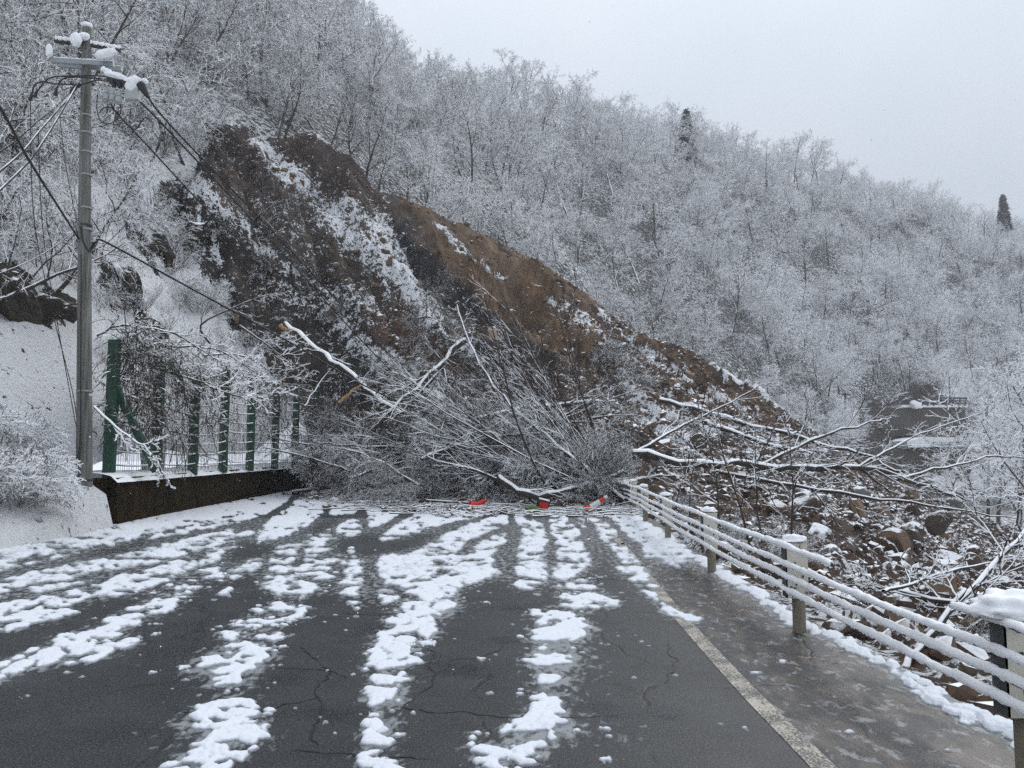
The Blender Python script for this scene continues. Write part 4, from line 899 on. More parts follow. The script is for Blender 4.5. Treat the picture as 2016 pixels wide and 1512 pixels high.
link('snow_cap', snow_strip(lambda y: wx_at(y) - 1.6, lambda y: wx_at(y) + .07 + .05 * float(fbm(y * 2.7, 1.5, 3, 44)), 18.0, 37.5, 1.02, .17, 260, 10, 12, (-9.4, 18, 0)), t_)
# ------------------------------------------------------------------ green post fence on the wall
fp = [(213, 18.6, 668), (305, 20.6, 700), (378, 22.9, 742), (438, 25.3, 728), (491, 27.9, 740), (540, 30.7, 752), (580, 33.6, 760), (617, 36.6, 768)]
t_ = thing('post_fence', 'tall green steel post fence strung with snowy wires above the mossy wall', 'fence', (-9.8, 18.6, 1.1))
fpts = []
for i, (a, Y, top) in enumerate(fp):
    p = W(a, 900, Y); zt = W(a, top, Y)[2]; x = p[0]; fpts.append((x, Y, zt))
    m_ = MB(); m_.box((x + 9.8, Y - 18.6, (zt + 1.0) / 2 - 1.1), (.26, .012, zt - 1.0)); m_.box((x + 9.8 - .124, Y - 18.6 + .07, (zt + 1.0) / 2 - 1.1), (.012, .13, zt - 1.0)); m_.box((x + 9.8 + .124, Y - 18.6 + .07, (zt + 1.0) / 2 - 1.1), (.012, .13, zt - 1.0))
    m_.build('post', M['green'], t_)
m_ = MB(); x, Y, zt = fpts[0]; m_.tube([(x + 9.8 + .05, .05, 2.2), (x + 9.8 + .75, .9, .1)], .11, 4); o = m_.build('brace', M['green'], t_)
for k_ in range(10):
    zf_ = .08 + k_ * .1
    m_ = MB(); P_ = []
    for (a, b) in zip(fpts, fpts[1:]):
        for u in (0, .25, .5, .75): s_ = 1 - 4 * (u - .5) ** 2; P_.append((a[0] * (1 - u) + b[0] * u + 9.8 + .1, a[1] * (1 - u) + b[1] * u - 18.6, (a[2] * (1 - u) + b[2] * u - 1.1) * zf_ + .02 - .05 * s_ * (u > 0)))
    P_.append((fpts[-1][0] + 9.9, fpts[-1][1] - 18.6, (fpts[-1][2] - 1.1) * zf_))
    m_.tube(P_, .022, 4, False); m_.build('wire', M['wire'], t_)
# netting
net = {}; r2 = np.random.RandomState(3)
def fence_at(s):
    i = min(int(s), 6); u = s - i; a, b = fpts[i], fpts[i + 1]; return [a[j] * (1 - u) + b[j] * u for j in range(3)]
for k_ in range(150):
    s = k_ / 150 * 7; x, y, zt = fence_at(s); net.setdefault((4, 3), []).append((np.array([(x + 9.8 - .03 + r2.normal(0, .01), y - 18.6, (zt - 1.15) * f_) for f_ in (0, .33, .66, .97)]), np.full(4, .006)))
o = link('netting', paths_mesh('netting', net, M['wire']), t_); o['kind'] = 'stuff'
# vines hanging on the fence
for vi, (s0, s1, cnt, fr) in enumerate([(0, 1.0, 260, 1.0), (1.1, 2.2, 150, .95), (2.3, 3.5, 60, .9), (4.1, 5.2, 120, 1.0), (5.4, 6.2, 30, .7)]):
    out = ({}, {}); VP = dict(n=[7, 4, 3], k=[3, 3, 3], wob=[.22, .35, .35], grav=[-.5, -.25, -.2], taper=[.5, .4, .3], child=[3, 2], t0=[.1, .1], ang=[.8, .8], clen=[.28, .5], cr=[.8, .8], split=0, rmin=.007)
    for k_ in range(cnt):
        s = r2.uniform(s0, s1); x, y, zt = fence_at(min(s, 6.99)); z0_ = zt - 1.1 - r2.rand() ** 2 * 2.4 + (.25 if s < 1 else .05)
        grow(r2, out, (x + 9.8 + r2.uniform(0, .3), y - 18.6 + r2.uniform(-.1, .1), z0_), (r2.normal(.2, .5), r2.normal(-.1, .5), r2.uniform(-1, .4)), r2.uniform(.6, 1.7) * fr, r2.uniform(.008, .018), 0, VP)
    g = {}
    for o_ in out:
        for kk_, vv_ in o_.items(): g.setdefault(kk_, []).extend(vv_)
    o = link('vine', paths_mesh('vine', g, M['vine'])); o.location = (-9.8, 18.6, 1.1)
    tag(o, ['dense curtain of snowy vines at the near end of the green fence', 'tangled vines hanging between the second and third fence posts', 'sparse vine stems around the fourth green fence post', 'thick vines matted over the sixth fence post', 'thin vines near the far end of the green fence'][vi], 'vine', 'vines on the green fence')
# snowy branch sticking out over the wall
def px_branch(ptl, r0, r1, seed, P, label, cat, name='fallen_tree', group=None, k=8, mats=('bark_near', 'twig_near'), cnt=None, t0=.15):
    """a limb through real points; its own twigs grow from it"""
    r2 = np.random.RandomState(seed); K = np.array([W(*p) for p in ptl]); n = len(K); tt = np.linspace(0, n - 1, max(8, n * 4)); out_p = []
    for t in tt:
        i = min(int(t), n - 2); u = t - i; p0 = K[max(i - 1, 0)]; p1 = K[i]; p2 = K[i + 1]; p3 = K[min(i + 2, n - 1)]
        out_p.append(.5 * (2 * p1 + (p2 - p0) * u + (2 * p0 - 5 * p1 + 4 * p2 - p3) * u * u + (3 * p1 - p0 - 3 * p2 + p3) * u ** 3))
    Pn = np.array(out_p); L = np.linalg.norm(np.diff(Pn, axis=0), axis=1).sum()
    Pn[1:-1] += r2.normal(0, r0 * .35, (len(Pn) - 2, 3)); org = Pn[0].copy(); Pn -= org; P = dict(P, clen=[min(P['clen'][0], 2.3 / L)] + list(P['clen'][1:]))
    rad = np.linspace(r0, r1, len(Pn)) * (1 + .08 * r2.normal(0, 1, len(Pn)))
    out = ({}, {}); out[0][(len(Pn), k)] = [(Pn, rad)]
    dirs = [v / (np.linalg.norm(v) + 1e-9) for v in np.gradient(Pn, axis=0)]
    t_ = thing(name, label, cat, org, group=group)
    link('trunk', paths_mesh('trunk', out[0], M[mats[0]], True), t_)
    c = P['child'][0] if cnt is None else cnt
    for j in range(c):
        o1 = ({}, {}); a = t0 + (1 - t0) * j / c; i0 = int(a * (len(Pn) - 1)); i1 = min(len(Pn), max(i0 + 2, int((a + (1 - t0) / c) * (len(Pn) - 1)) + 2))
        spawn(r2, o1, list(Pn[i0:i1]), dirs[i0:i1], L * (1 - .35 * a), rad[i0] * 1.1, 0, P, 1, 0.0)
        g = {}
        for o_ in o1:
            for kk_, vv_ in o_.items(): g.setdefault(kk_, []).extend(vv_)
        link('side_branch', paths_mesh('side_branch', g, M[mats[1]], False), t_)
    return t_
FB = dict(n=[8, 7, 5, 4, 3], k=[8, 5, 3, 3, 3], wob=[.1, .12, .17, .2, .2], grav=[0, .03, .0, -.02, -.03], taper=[.6, .75, .6, .5, .4], child=[9, 5, 3, 2], t0=[.2, .15, .1, .1], ang=[.6, .6, .6, .6], clen=[.42, .45, .45, .5], cr=[.45, .5, .6, .7], split=1, rmin=.008)
px_branch([(185, 800, 17.2), (240, 850, 17.0), (290, 885, 16.8), (315, 920, 16.7)], .035, .015, 4, dict(FB, rmin=.022), 'thick snow-coated branch reaching out in front of the first fence post', 'branch', 'snowy_branch', mats=('twig_snowy', 'twig_snowy'), cnt=7)
px_branch([(430, 690, 30), (395, 640, 29), (500, 590, 28.5), (530, 580, 28)], .05, .02, 6, FB, 'crooked snowy branch crossing the hillside above the fence', 'branch', 'snowy_branch', cnt=7)
px_branch([(220, 690, 20), (330, 730, 21), (440, 770, 23), (520, 790, 26)], .05, .025, 7, dict(FB, rmin=.018), 'long snow-loaded branch sagging along the top of the green fence', 'branch', 'snowy_branch', mats=('twig_snowy', 'twig_snowy'), cnt=12)
for i_, (q0, q1, q2) in enumerate([((190, 660, 19.5), (250, 640, 19.8), (330, 680, 20.5)), ((260, 640, 21), (350, 660, 22), (440, 720, 23)), ((320, 680, 22), (430, 690, 23.5), (520, 745, 26)), ((400, 700, 25), (480, 700, 27), (560, 750, 30)), ((470, 640, 27), (540, 690, 29), (600, 745, 33))]):
    px_branch([q0, q1, q2], .045, .015, 90 + i_, dict(FB, rmin=.014), 'snow-loaded branch arching over the top of the green fence ' + ['at its first post', 'between its second and fourth posts', 'above its fourth post', 'above its sixth post', 'above its far end'][i_], 'branch', 'snowy_branch', mats=('twig_snowy', 'twig_snowy'), cnt=11)
px_branch([(600, 800, 31), (640, 740, 33), (690, 690, 34)], .04, .015, 8, FB, 'dark bare branch with a snow line poking right above the far fence posts', 'branch', 'snowy_branch', cnt=6)

# ------------------------------------------------------------------ fallen trees across the road
def ft(ptl, r0, r1, seed, label, cnt=None, P=FB, t0=.15, **kw): return px_branch(ptl, r0, r1, seed, P, label, 'fallen tree', group='fallen trees across the road', cnt=cnt, t0=t0, **kw)
ft([(1245, 893, 23.5), (1400, 912, 23), (1560, 920, 23), (1700, 922, 23.5), (1790, 945, 25), (1900, 985, 28)], .14, .05, 101, 'long thick fallen trunk lying level across the rubble beyond the guardrail', 12, t0=.3)
ft([(1500, 915, 23), (1620, 858, 23.5), (1700, 835, 24), (1755, 822, 25)], .06, .02, 102, 'straight snowy limb rising right from the long fallen trunk', 9)
ft([(1690, 920, 23.4), (1760, 880, 24), (1850, 840, 25), (1930, 815, 26)], .05, .018, 103, 'limb forking up and right near the end of the long fallen trunk', 9)
ft([(1400, 925, 23.2), (1560, 955, 22.5), (1750, 985, 22.5), (1870, 1000, 24), (1995, 1020, 26)], .07, .02, 104, 'slender fallen stem drooping right just below the long trunk', 10)
ft([(1760, 945, 25), (1860, 920, 26), (1960, 898, 28), (2040, 905, 30)], .06, .02, 105, 'outermost snowy limb reaching over the valley at the right', 9)
ft([(1300, 788, 38), (1420, 820, 35), (1560, 855, 32), (1700, 895, 30), (1790, 935, 29)], .15, .04, 106, 'snow-topped trunk lying diagonally above the long fallen trunk', 12)
ft([(1390, 830, 33), (1500, 870, 30), (1600, 893, 28)], .12, .05, 107, 'shorter snow-topped log parallel to the diagonal trunk', 6)
ft([(1250, 893, 23.8), (1330, 845, 25), (1420, 800, 26), (1505, 755, 27)], .06, .015, 108, 'curved snowy branch sweeping up to the right from the trunk base', 8)
ft([(560, 638, 35), (640, 700, 33), (720, 765, 31), (790, 815, 29)], .17, .1, 109, 'broken dark trunk sloping down in front of the dark cliff', 6)
ft([(915, 670, 30), (850, 735, 29), (780, 800, 28), (730, 850, 28)], .13, .08, 110, 'pale snowy trunk leaning up right above the brush pile', 5)
ft([(905, 690, 30.3), (840, 760, 29.5), (770, 830, 28.5)], .09, .05, 111, 'thinner trunk lying against the pale snowy leaning trunk', 5)
ft([(910, 835, 29), (1040, 802, 30), (1210, 790, 32)], .13, .09, 112, 'horizontal dark log with snow on top behind the brush pile', 6)
ft([(1230, 985, 23), (1100, 880, 25), (1000, 790, 27), (930, 690, 29), (900, 600, 31)], .09, .02, 113, 'long bent sapling arching up left from the guardrail end', 14)
ft([(980, 940, 23.5), (1060, 975, 23), (1160, 950, 23.5), (1230, 930, 24)], .12, .08, 114, 'pale curved trunk resting on the road at the heart of the brush pile', 8)
ft([(830, 905, 25), (950, 865, 26), (1100, 850, 27)], .09, .04, 115, 'snowy limb lying across the middle of the brush pile', 10)
ft([(840, 985, 24.6), (980, 992, 23.8), (1110, 990, 23.4)], .045, .025, 116, 'thin stem lying flat on the road along the front of the brush', 4, P=dict(FB, clen=[.12, .4, .4, .4]))
ft([(1085, 1003, 22.9), (1190, 1000, 22.8), (1250, 985, 22.9)], .04, .02, 117, 'second thin stem flat on the road beside the red and white tube', 3, P=dict(FB, clen=[.12, .4, .4, .4]))
for k_ in range(30):
    r3 = np.random.RandomState(700 + k_); a = r3.uniform(680, 1200); b = r3.uniform(820, 965); Y0 = 24 + (960 - b) * .05 + r3.uniform(-.5, .8) + max(0, (850 - a) * .016); l_ = r3.uniform(90, 210); sg = r3.choice([-1, 1]); e_ = r3.uniform(-75, 15)
    ft([(a, b, Y0), (a + sg * l_ * .5, b + e_ * .6 + r3.uniform(-8, 8), Y0 + r3.uniform(-.4, .6)), (a + sg * l_, b + e_, Y0 + r3.uniform(-.2, 1.2))], r3.uniform(.045, .09), .02, 720 + k_, ('dark' if k_ % 2 else 'snow-lined') + ' limb tangled in the ' + ('left' if a < 850 else 'middle' if a < 1030 else 'right') + ' part of the brush pile', 7)
# dark upswept saplings
SAP = dict(n=[9, 6, 4, 3], k=[5, 3, 3, 3], wob=[.05, .1, .14, .16], grav=[.05, .05, .03, .0], taper=[.8, .7, .5, .4], child=[7, 4, 2], t0=[.3, .2, .1], ang=[.38, .45, .5], clen=[.36, .45, .5], cr=[.5, .6, .7], split=0, rmin=.008)
for k_ in range(44):
    r2 = np.random.RandomState(200 + k_); out = ({}, {}); s_ = k_ / 44
    p = W(1245 - 250 * s_ * r2.rand() - r2.uniform(0, 30), 985 - 60 * r2.rand() * s_, 23.3 + 4.5 * r2.rand())
    L_ = r2.uniform(4.5, 8.5); ang = r2.normal(2.45, .26)
    d = np.array([math.cos(ang), r2.uniform(-.05, .4), math.sin(ang)])
    grow(r2, out, (0, 0, 0), d, L_, r2.uniform(.025, .05), 0, SAP)
    t_ = thing('sapling', ('thin dark' if k_ % 2 else 'thin snow-lined') + ' sapling leaning ' + ('far left' if ang > 2.6 else 'up left' if ang > 2.2 else 'nearly upright') + ' out of the brush pile', 'sapling', p, group='dark leaning saplings in the brush pile')
    link('trunk', paths_mesh('trunk', out[0], M[('bark_near', 'twig_dark')[k_ % 2]], True), t_); link('branches', paths_mesh('branches', out[1], M[('twig_near', 'twig_dark')[k_ % 2]]), t_)
# fallen brush crowns: lying copies of the shrubs and crowns
def brush(n, poly, tpls, sc, label, name, seed, yoff=(-.5, .5), hh=(0, 1.2), grp=None):
    r2 = np.random.RandomState(seed); pa = np.array(poly); c_ = 0; xs_, ys_ = [], []
    while c_ < n:
        a = r2.uniform(pa[:, 0].min(), pa[:, 0].max()); b = r2.uniform(pa[:, 1].min(), pa[:, 1].max())
        if not inpoly(np.array([a]), np.array([b]), poly)[0]: continue
        Yd = np.linspace(16, 60, 120); u_ = (a - 1008) / F_PX; P_ = np.array([W(a, b, y) for y in Yd]); h_ = P_[:, 2] - np.maximum(F_full(P_[:, 0], P_[:, 1]), 0)
        hit = np.where(h_ < r2.uniform(*hh))[0]; 
        if not len(hit): continue
        p = P_[hit[0]]; s = r2.uniform(*sc)
        place_tree(tpls[r2.randint(len(tpls))], (p[0], p[1] + r2.uniform(*yoff), p[2]), (r2.normal(1.35, .35) * r2.choice([-1, 1]), r2.normal(0, .5), r2.uniform(0, 6.28)), s, name, label + (', left part' if a < 820 else ', middle part' if a < 1030 else ', right part'), 'brush', grp)
        c_ += 1
brush(50, [(650, 860), (700, 850), (850, 900), (1000, 920), (1220, 925), (1225, 948), (1000, 950), (700, 955), (660, 900)], shrub_tpl + dark_shrub + hill_shrub, (.35, .66), 'fallen leafless crown in the frosted brush pile covering the road', 'fallen_brush', 301, (-.3, .5), (.2, .7), 'fallen brush on the road')
brush(14, [(680, 820), (900, 810), (1200, 850), (1230, 900), (900, 900), (640, 880)], near_tpl + dark_near, (.28, .46), 'fallen tree crown tangled behind the frosted brush pile', 'fallen_treetop', 302, (-.5, .5), (.2, .9), 'fallen crowns behind the brush pile')
brush(5, [(1280, 800), (1500, 840), (1750, 900), (1900, 960), (1500, 930), (1300, 880)], near_tpl[:2], (.18, .28), 'fallen crown lying over the rubble beyond the guardrail', 'fallen_treetop', 303, (-.5, .5), (.2, .8), 'fallen crowns over the rubble')
brush(9, [(585, 860), (640, 850), (700, 900), (680, 965), (600, 955)], dark_shrub + shrub_tpl, (.3, .5), 'fallen twiggy bush covering the far end of the mossy wall', 'fallen_brush', 306, (-.6, 0), (.1, .5), 'fallen brush at the end of the wall')
brush(8, [(560, 540), (700, 560), (850, 640), (800, 700), (600, 640), (420, 480), (450, 420), (600, 440)], shrub_tpl + near_tpl[:1], (.35, .6), 'uprooted snowy bush lying on the upper landslide', 'uprooted_bush', 304, (-.3, .3), (.2, .5), 'uprooted bushes on the landslide')
brush(5, [(1000, 640), (1250, 690), (1330, 760), (1200, 800), (1000, 740)], shrub_tpl, (.4, .6), 'dark uprooted bush lying in the middle of the landslide', 'uprooted_bush', 305, (-.3, .3), (.2, .5), 'uprooted bushes mid landslide')
# saplings and brush just beyond the guardrail
def rail_brush(n, y0, y1, xo, tpls, sc, label, seed, grp, tilt=.2):
    r2 = np.random.RandomState(seed)
    for k_ in range(n):
        y = r2.uniform(y0, y1); x = road_edge(y) + r2.uniform(*xo); z = float(F_full(np.array([x]), np.array([y]))[0])
        place_tree(tpls[r2.randint(len(tpls))], (x, y, z - .1), (r2.normal(0, tilt), r2.normal(0, tilt), r2.uniform(0, 6.28)), r2.uniform(*sc), 'roadside_bush', label, 'bush', grp)
rail_brush(9, 11, 22, (.5, 2.0), shrub_tpl, (.16, .3), 'bare snow-dusted bush growing just beyond the guardrail', 401, 'bushes beyond the guardrail')
rail_brush(10, 4.5, 10, (1.2, 5), shrub_tpl, (.14, .24), 'twiggy bush half buried in the rubble below the guardrail', 402, 'low bushes below the guardrail', .9)
for k_, (a, Y, h_) in enumerate([(1420, 15, 2.2), (1480, 13.5, 2.4), (1505, 14.5, 2.0), (1360, 17.5, 2.0), (1330, 20, 2.2), (1560, 12.5, 1.8)]):
    r2 = np.random.RandomState(500 + k_); out = ({}, {}); p = W(a, 1090, Y); p[2] = float(F_full(np.array([p[0]]), np.array([p[1]]))[0]) - .05
    grow(r2, out, (0, 0, 0), (r2.normal(0, .12), 0, 1), h_ * 1.3, .025, 0, dict(SAP, rmin=.007, wob=[.07, .14, .16, .18], ang=[.7, .6, .6], child=[9, 5, 3], clen=[.4, .4, .5]))
    t_ = thing('roadside_sapling', ['upright sapling behind the third guardrail post', 'tallest upright sapling between the second and third guardrail posts', 'upright sapling right of the tallest one behind the rails', 'sapling behind the fourth guardrail post', 'farthest sapling behind the rails near the brush pile', 'short sapling just left of the second guardrail post'][k_], 'sapling', p)
    link('trunk', paths_mesh('trunk', out[0], M['bark_near'], True), t_); link('branches', paths_mesh('branches', out[1], M['twig_near']), t_)
px_branch([(1775, 1330, 7.2), (1900, 1170, 7.6), (2000, 1060, 8.2), (2060, 950, 9)], .035, .015, 61, dict(FB, rmin=.008), 'pale snowy branch leaning up behind the nearest guardrail post', 'branch', 'snowy_branch', cnt=6)
px_branch([(1760, 1340, 7.0), (1830, 1250, 7.2), (1900, 1160, 7.4)], .04, .02, 62, dict(FB, rmin=.008), 'thick cut stick leaning below the guardrail between the two nearest posts', 'branch', 'snowy_branch', cnt=3)
px_branch([(1740, 1165, 9.4), (1850, 1130, 10), (1980, 1100, 11)], .03, .012, 63, dict(FB, rmin=.008), 'twiggy branch lying on the rubble right of the broken top rail', 'branch', 'snowy_branch', cnt=12)
px_branch([(2050, 1230, 8.5), (1850, 1180, 9.5), (1700, 1150, 10.5)], .05, .02, 64, dict(FB, rmin=.008), 'dark branch stretched behind the nearest stretch of rails', 'branch', 'snowy_branch', cnt=10)
# ------------------------------------------------------------------ guardrail
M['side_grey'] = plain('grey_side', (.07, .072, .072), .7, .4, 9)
posts = [(2.62, .4), (2.66, 4.15), (2.68, 7.4), (2.80, 11.05), (3.0, 15.1), (3.22, 18.9), (3.5, 22.4)]
t_ = thing('guardrail', 'white-plated guardrail with four snow-topped pipe rails along the right of the road', 'guardrail', (2.66, 4.15, 0))
def rel(p): return np.array(p) - np.array([2.66, 4.15, 0])
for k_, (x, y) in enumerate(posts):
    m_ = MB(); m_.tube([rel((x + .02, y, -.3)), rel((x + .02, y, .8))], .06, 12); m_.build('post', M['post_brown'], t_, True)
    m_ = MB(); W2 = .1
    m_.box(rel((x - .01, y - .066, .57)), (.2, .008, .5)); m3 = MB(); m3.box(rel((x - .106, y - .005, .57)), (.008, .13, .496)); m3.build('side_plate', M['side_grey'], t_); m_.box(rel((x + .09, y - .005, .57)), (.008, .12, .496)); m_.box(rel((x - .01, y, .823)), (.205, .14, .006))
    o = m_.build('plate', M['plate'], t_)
    for hx, hz in ((-.04, .76), (.03, .74), (-.03, .64), (.04, .52), (-.02, .45)):
        m2 = MB(); m2.box(rel((x + hx, y - .073, hz)), (.016, .008, .022)); b_ = m2.build('bolt', M['dark'], o)
    # snow cap
    import bmesh
    bm = bmesh.new(); bmesh.ops.create_icosphere(bm, subdivisions=4, radius=1); s_ = 1.15 if k_ == 1 else .66
    for v in bm.verts:
        v.co *= 1 + .25 * mnoise.noise(v.co * 1.6 + Vector((k_ * 7, 0, 0))) + .08 * mnoise.noise(v.co * 5); v.co *= 1 + .22 * mnoise.noise(v.co * 2.6 + Vector((k_ * 3, 5, 0))); v.co.x *= .17 * s_; v.co.y *= .15 * s_; v.co.z = max(v.co.z, -.2) * .085 * s_
    me_ = bpy.data.meshes.new('snow_cap'); bm.to_mesh(me_); bm.free(); me_.materials.append(M['snow'])
    for p_ in me_.polygons: p_.use_smooth = True
    link('snow_cap', me_, t_).location = rel((x - .01, y - .01, .85))
pxs = np.array([p[0] for p in posts]); pys = np.array([p[1] for p in posts])
def rail_x(y): return np.interp(y, pys, pxs) - .135
def rail(y0, y1, z, seed, dz=0, snow=1.0, gaps=()):
    ys = np.arange(y0, y1, .12 if y0 > 12 else .07); ys = np.append(ys, y1)
    xx = rail_x(ys); sag = -.015 * np.sin(np.pi * np.clip((ys - pys[np.clip(np.searchsorted(pys, ys) - 1, 0, 6)]) / 3.7, 0, 1))
    zz = z + sag - .02 * sstep(18, 23, ys) * 4
    m_ = MB(); m_.tube(np.stack([xx, ys, zz], 1) - np.array([2.66, 4.15, 0]), .017, 10); r_ = m_.build('rail', M['dark_rail'], t_, True)
    # snow loaf on the rail
    yd = np.arange(y0, y1, .022 if y0 < 12 else .05); xd = np.interp(yd, ys, xx); zd = np.interp(yd, ys, zz); K = 10
    hN = (.034 + .016 * fbm(yd * 2.3, yd * 0 + seed, 3, seed) + .009 * fbm(yd * 12, yd * 0, 3, seed + 2)) * snow; hN = np.maximum(hN, .022)
    end = np.minimum(sstep(y0, y0 + .06, yd), sstep(y1, y1 - .06, yd)) * .6 + .4; hN *= end
    V = []; F_ = []
    for i in range(len(yd)):
        wv = .025 + .005 * float(fbm(yd[i] * 6, 0.3, 2, seed + 7))
        for j in range(K):
            a = math.pi * (-.18 + 1.36 * j / (K - 1)); rag = .010 * float(vnoise(yd[i] * 45, j * .9, seed + 4)) if j in (0, K - 1) else .003 * float(vnoise(yd[i] * 30, j * 1.7, seed + 5))
            V.append((xd[i] + math.cos(a) * (wv + rag * .4), yd[i], zd[i] + .006 + (math.sin(a) * hN[i] if math.sin(a) > 0 else math.sin(a) * .028) + rag))
    for i in range(len(yd) - 1):
        for j in range(K - 1): F_.append([i * K + j, i * K + j + 1, (i + 1) * K + j + 1, (i + 1) * K + j])
    n_ = len(V); V.append(tuple(np.array(V[0:K]).mean(0))); V.append(tuple(np.array(V[n_ - K:n_]).mean(0)))
    T_ = [[j + 1, j, n_] for j in range(K - 1)] + [[n_ - K + j, n_ - K + j + 1, n_ + 1] for j in range(K - 1)]
    V = np.array(V) - np.array([2.66, 4.15, 0])
    link('rail_snow', mesh_np('rail_snow', V, [np.array(F_), np.array(T_)], M['snow'], True), r_)
M['dark_rail'] = plain('dark_wet_rail', (.035, .036, .038), .5, .3, 8)
ZR = [.805, .645, .53, .41]
rail(-1, 4.52, ZR[0], 1); rail(6.22, 24, ZR[0], 2)
rail(-1, 24, ZR[1], 3); rail(-1, 24, ZR[2], 5); rail(-1, 24, ZR[3], 7)

# ------------------------------------------------------------------ utility pole
pb = W(166, 1005, 17.5); ptp = W(171, 52, 17.5); H_ = ptp[2] - pb[2] + .3
t_ = thing('utility_pole', 'tall grey concrete utility pole with snowy crossarms at the left of the road', 'pole', (pb[0], pb[1], pb[2] - .3))
lean = (ptp[0] - pb[0]); org = np.array([pb[0], pb[1], pb[2] - .3])
def PW(a, b, Y=17.5): return W(a, b, Y) - org
m_ = MB(); m_.tube([PW(166, 1020), PW(166, 700), PW(167, 350), PW(171, 56)], [.175, .155, .13, .10], 20); m_.build('shaft', M['pole'], t_, True)
for yy in (970, 945, 770, 444, 452, 410, 345, 300, 262, 228):
    cx_ = 166 + (1005 - yy) * .005; r_ = .175 - (1005 - yy) / 950 * .075; m_ = MB(); c_ = PW(cx_, yy); m_.tube([c_ - [0, 0, .02], c_ + [0, 0, .02]], r_ + .012, 16); m_.build('band', M['dark'] if yy in (444, 945) else M['steel'], t_, True)
def arm(p, q_, s, mat, snow=.05, name='crossarm'):
    p, q_ = np.array(p), np.array(q_); d = q_ - p; L = np.linalg.norm(d); d = d / L; M3 = np.stack([d, np.cross([0, 0, 1], d), [0, 0, 1]], 1); m_ = MB(); m_.box((p + q_) / 2, (L, s, s * 1.25), M3); o = m_.build(name, mat, t_)
    if snow:
        n = 30; P_ = [p * (1 - u) + q_ * u + np.array([0, 0, s * .55 + snow * .3]) for u in np.linspace(.01, .99, n)]
        m_ = MB(); rr = [snow * (1 + .35 * math.sin(i * 1.7) * math.sin(i * .6)) for i in range(n)]; rr[0] *= .5; rr[-1] *= .5; m_.tube(P_, rr, 8); m_.build('snow', M['snow'], o, True)
    return o
arm(PW(107, 80, 17.2), PW(163, 86, 17.4), .07, M['bark_near'], .06); arm(PW(176, 88, 17.5), PW(238, 99, 17.7), .07, M['bark_near'], .055)
arm(PW(102, 119, 17.28), PW(224, 127, 17.28), .09, M['steel'], .035); arm(PW(118, 128, 17.72), PW(240, 136, 17.72), .09, M['steel'], .03)
arm(PW(200, 140, 17.1), PW(262, 172, 17.0), .06, M['steel'], .07)
def lump(c, s, name='snow_lump', mat='snow', seed=0, par=None):
    bm = bmesh.new(); bmesh.ops.create_icosphere(bm, subdivisions=3, radius=1)
    for v in bm.verts: v.co *= 1 + .3 * mnoise.noise(v.co * 1.7 + Vector((seed * 3.3, 1, 2)));  v.co.x *= s[0]; v.co.y *= s[1]; v.co.z *= s[2]
    me_ = bpy.data.meshes.new(name); bm.to_mesh(me_); bm.free(); me_.materials.append(M[mat])
    for p_ in me_.polygons: p_.use_smooth = True
    o = link(name, me_, par); o.location = c; return o
lump(PW(171, 50), (.12, .12, .07), seed=1, par=t_); lump(PW(150, 78, 17.2), (.12, .1, .17), seed=2, par=t_); lump(PW(165, 72, 17.3), (.13, .1, .09), seed=3, par=t_); lump(PW(208, 106, 17.1), (.26, .12, .11), seed=4, par=t_).rotation_euler = (0, -.35, 0)
lump(PW(97, 100, 17.2), (.07, .07, .16), seed=5, par=t_); lump(PW(283, 160, 17), (.1, .08, .06), seed=6, par=t_)
# hanging insulators and clamps
for k_, (a, b) in enumerate([(212, 162), (224, 164), (236, 167)]):
    m_ = MB(); c0 = PW(a, b - 8, 17.0); m_.tube([c0, c0 + [.12, 0, -.06], c0 + [.16, 0, -.2]], [.05, .075, .05], 10); m_.build('cable_clamp', M['dark'], t_, True)
    m_ = MB(); c0 = PW(a - 2, b + 12, 17.0); m_.tube([c0, c0 + [0, 0, -.12]], .055, 10); m_.tube([c0 + [0, 0, -.14], c0 + [0, 0, -.26]], .07, 10); m_.build('insulator', M['ceramic'], t_, True)
lump(PW(228, 150, 17.0), (.3, .1, .08), seed=7, par=t_).rotation_euler = (0, .25, 0); lump(PW(262, 165, 17.0), (.16, .12, .2), seed=8, par=t_).rotation_euler = (0, .5, 0)
m_ = MB(); m_.tube([PW(283, 145, 17), PW(281, 162, 17)], .02, 6); m_.tube([PW(276, 166, 17), PW(283, 175, 17), PW(292, 192, 17)], [.1, .09, .04], 10); m_.build('arrester', M['dark'], t_, True)
m_ = MB(); m_.box(PW(262, 185, 17.05), (.3, .16, .3)); m_.build('switch_box', M['ceramic'], t_)
m_ = MB(); m_.box(PW(180, 777, 17.3), (.09, .03, .05)); m_.build('number_plate', M['white'], t_)
def cable_pts(K, n=12):
    K = np.array(K); L = []; m = len(K)
    for t in np.linspace(0, m - 1, n * (m - 1)):
        i = min(int(t), m - 2); u = t - i; p0 = K[max(i - 1, 0)]; p1 = K[i]; p2 = K[i + 1]; p3 = K[min(i + 2, m - 1)]
        L.append(.5 * (2 * p1 + (p2 - p0) * u + (2 * p0 - 5 * p1 + 4 * p2 - p3) * u * u + (3 * p1 - p0 - 3 * p2 + p3) * u ** 3))
    return L
def jumper(pl, r=.018, Y=17.1, name='jumper_cable'):
    m_ = MB(); m_.tube(cable_pts([PW(a, b, Y) for a, b in pl]), r, 6); m_.build(name, M['dark'], t_, True)
jumper([(62, 190), (68, 168), (85, 161), (110, 165), (160, 166), (190, 158), (212, 160)]); jumper([(70, 185), (95, 155), (130, 150), (180, 149), (225, 152), (240, 158)]); jumper([(110, 180), (122, 157), (150, 152), (200, 155)])
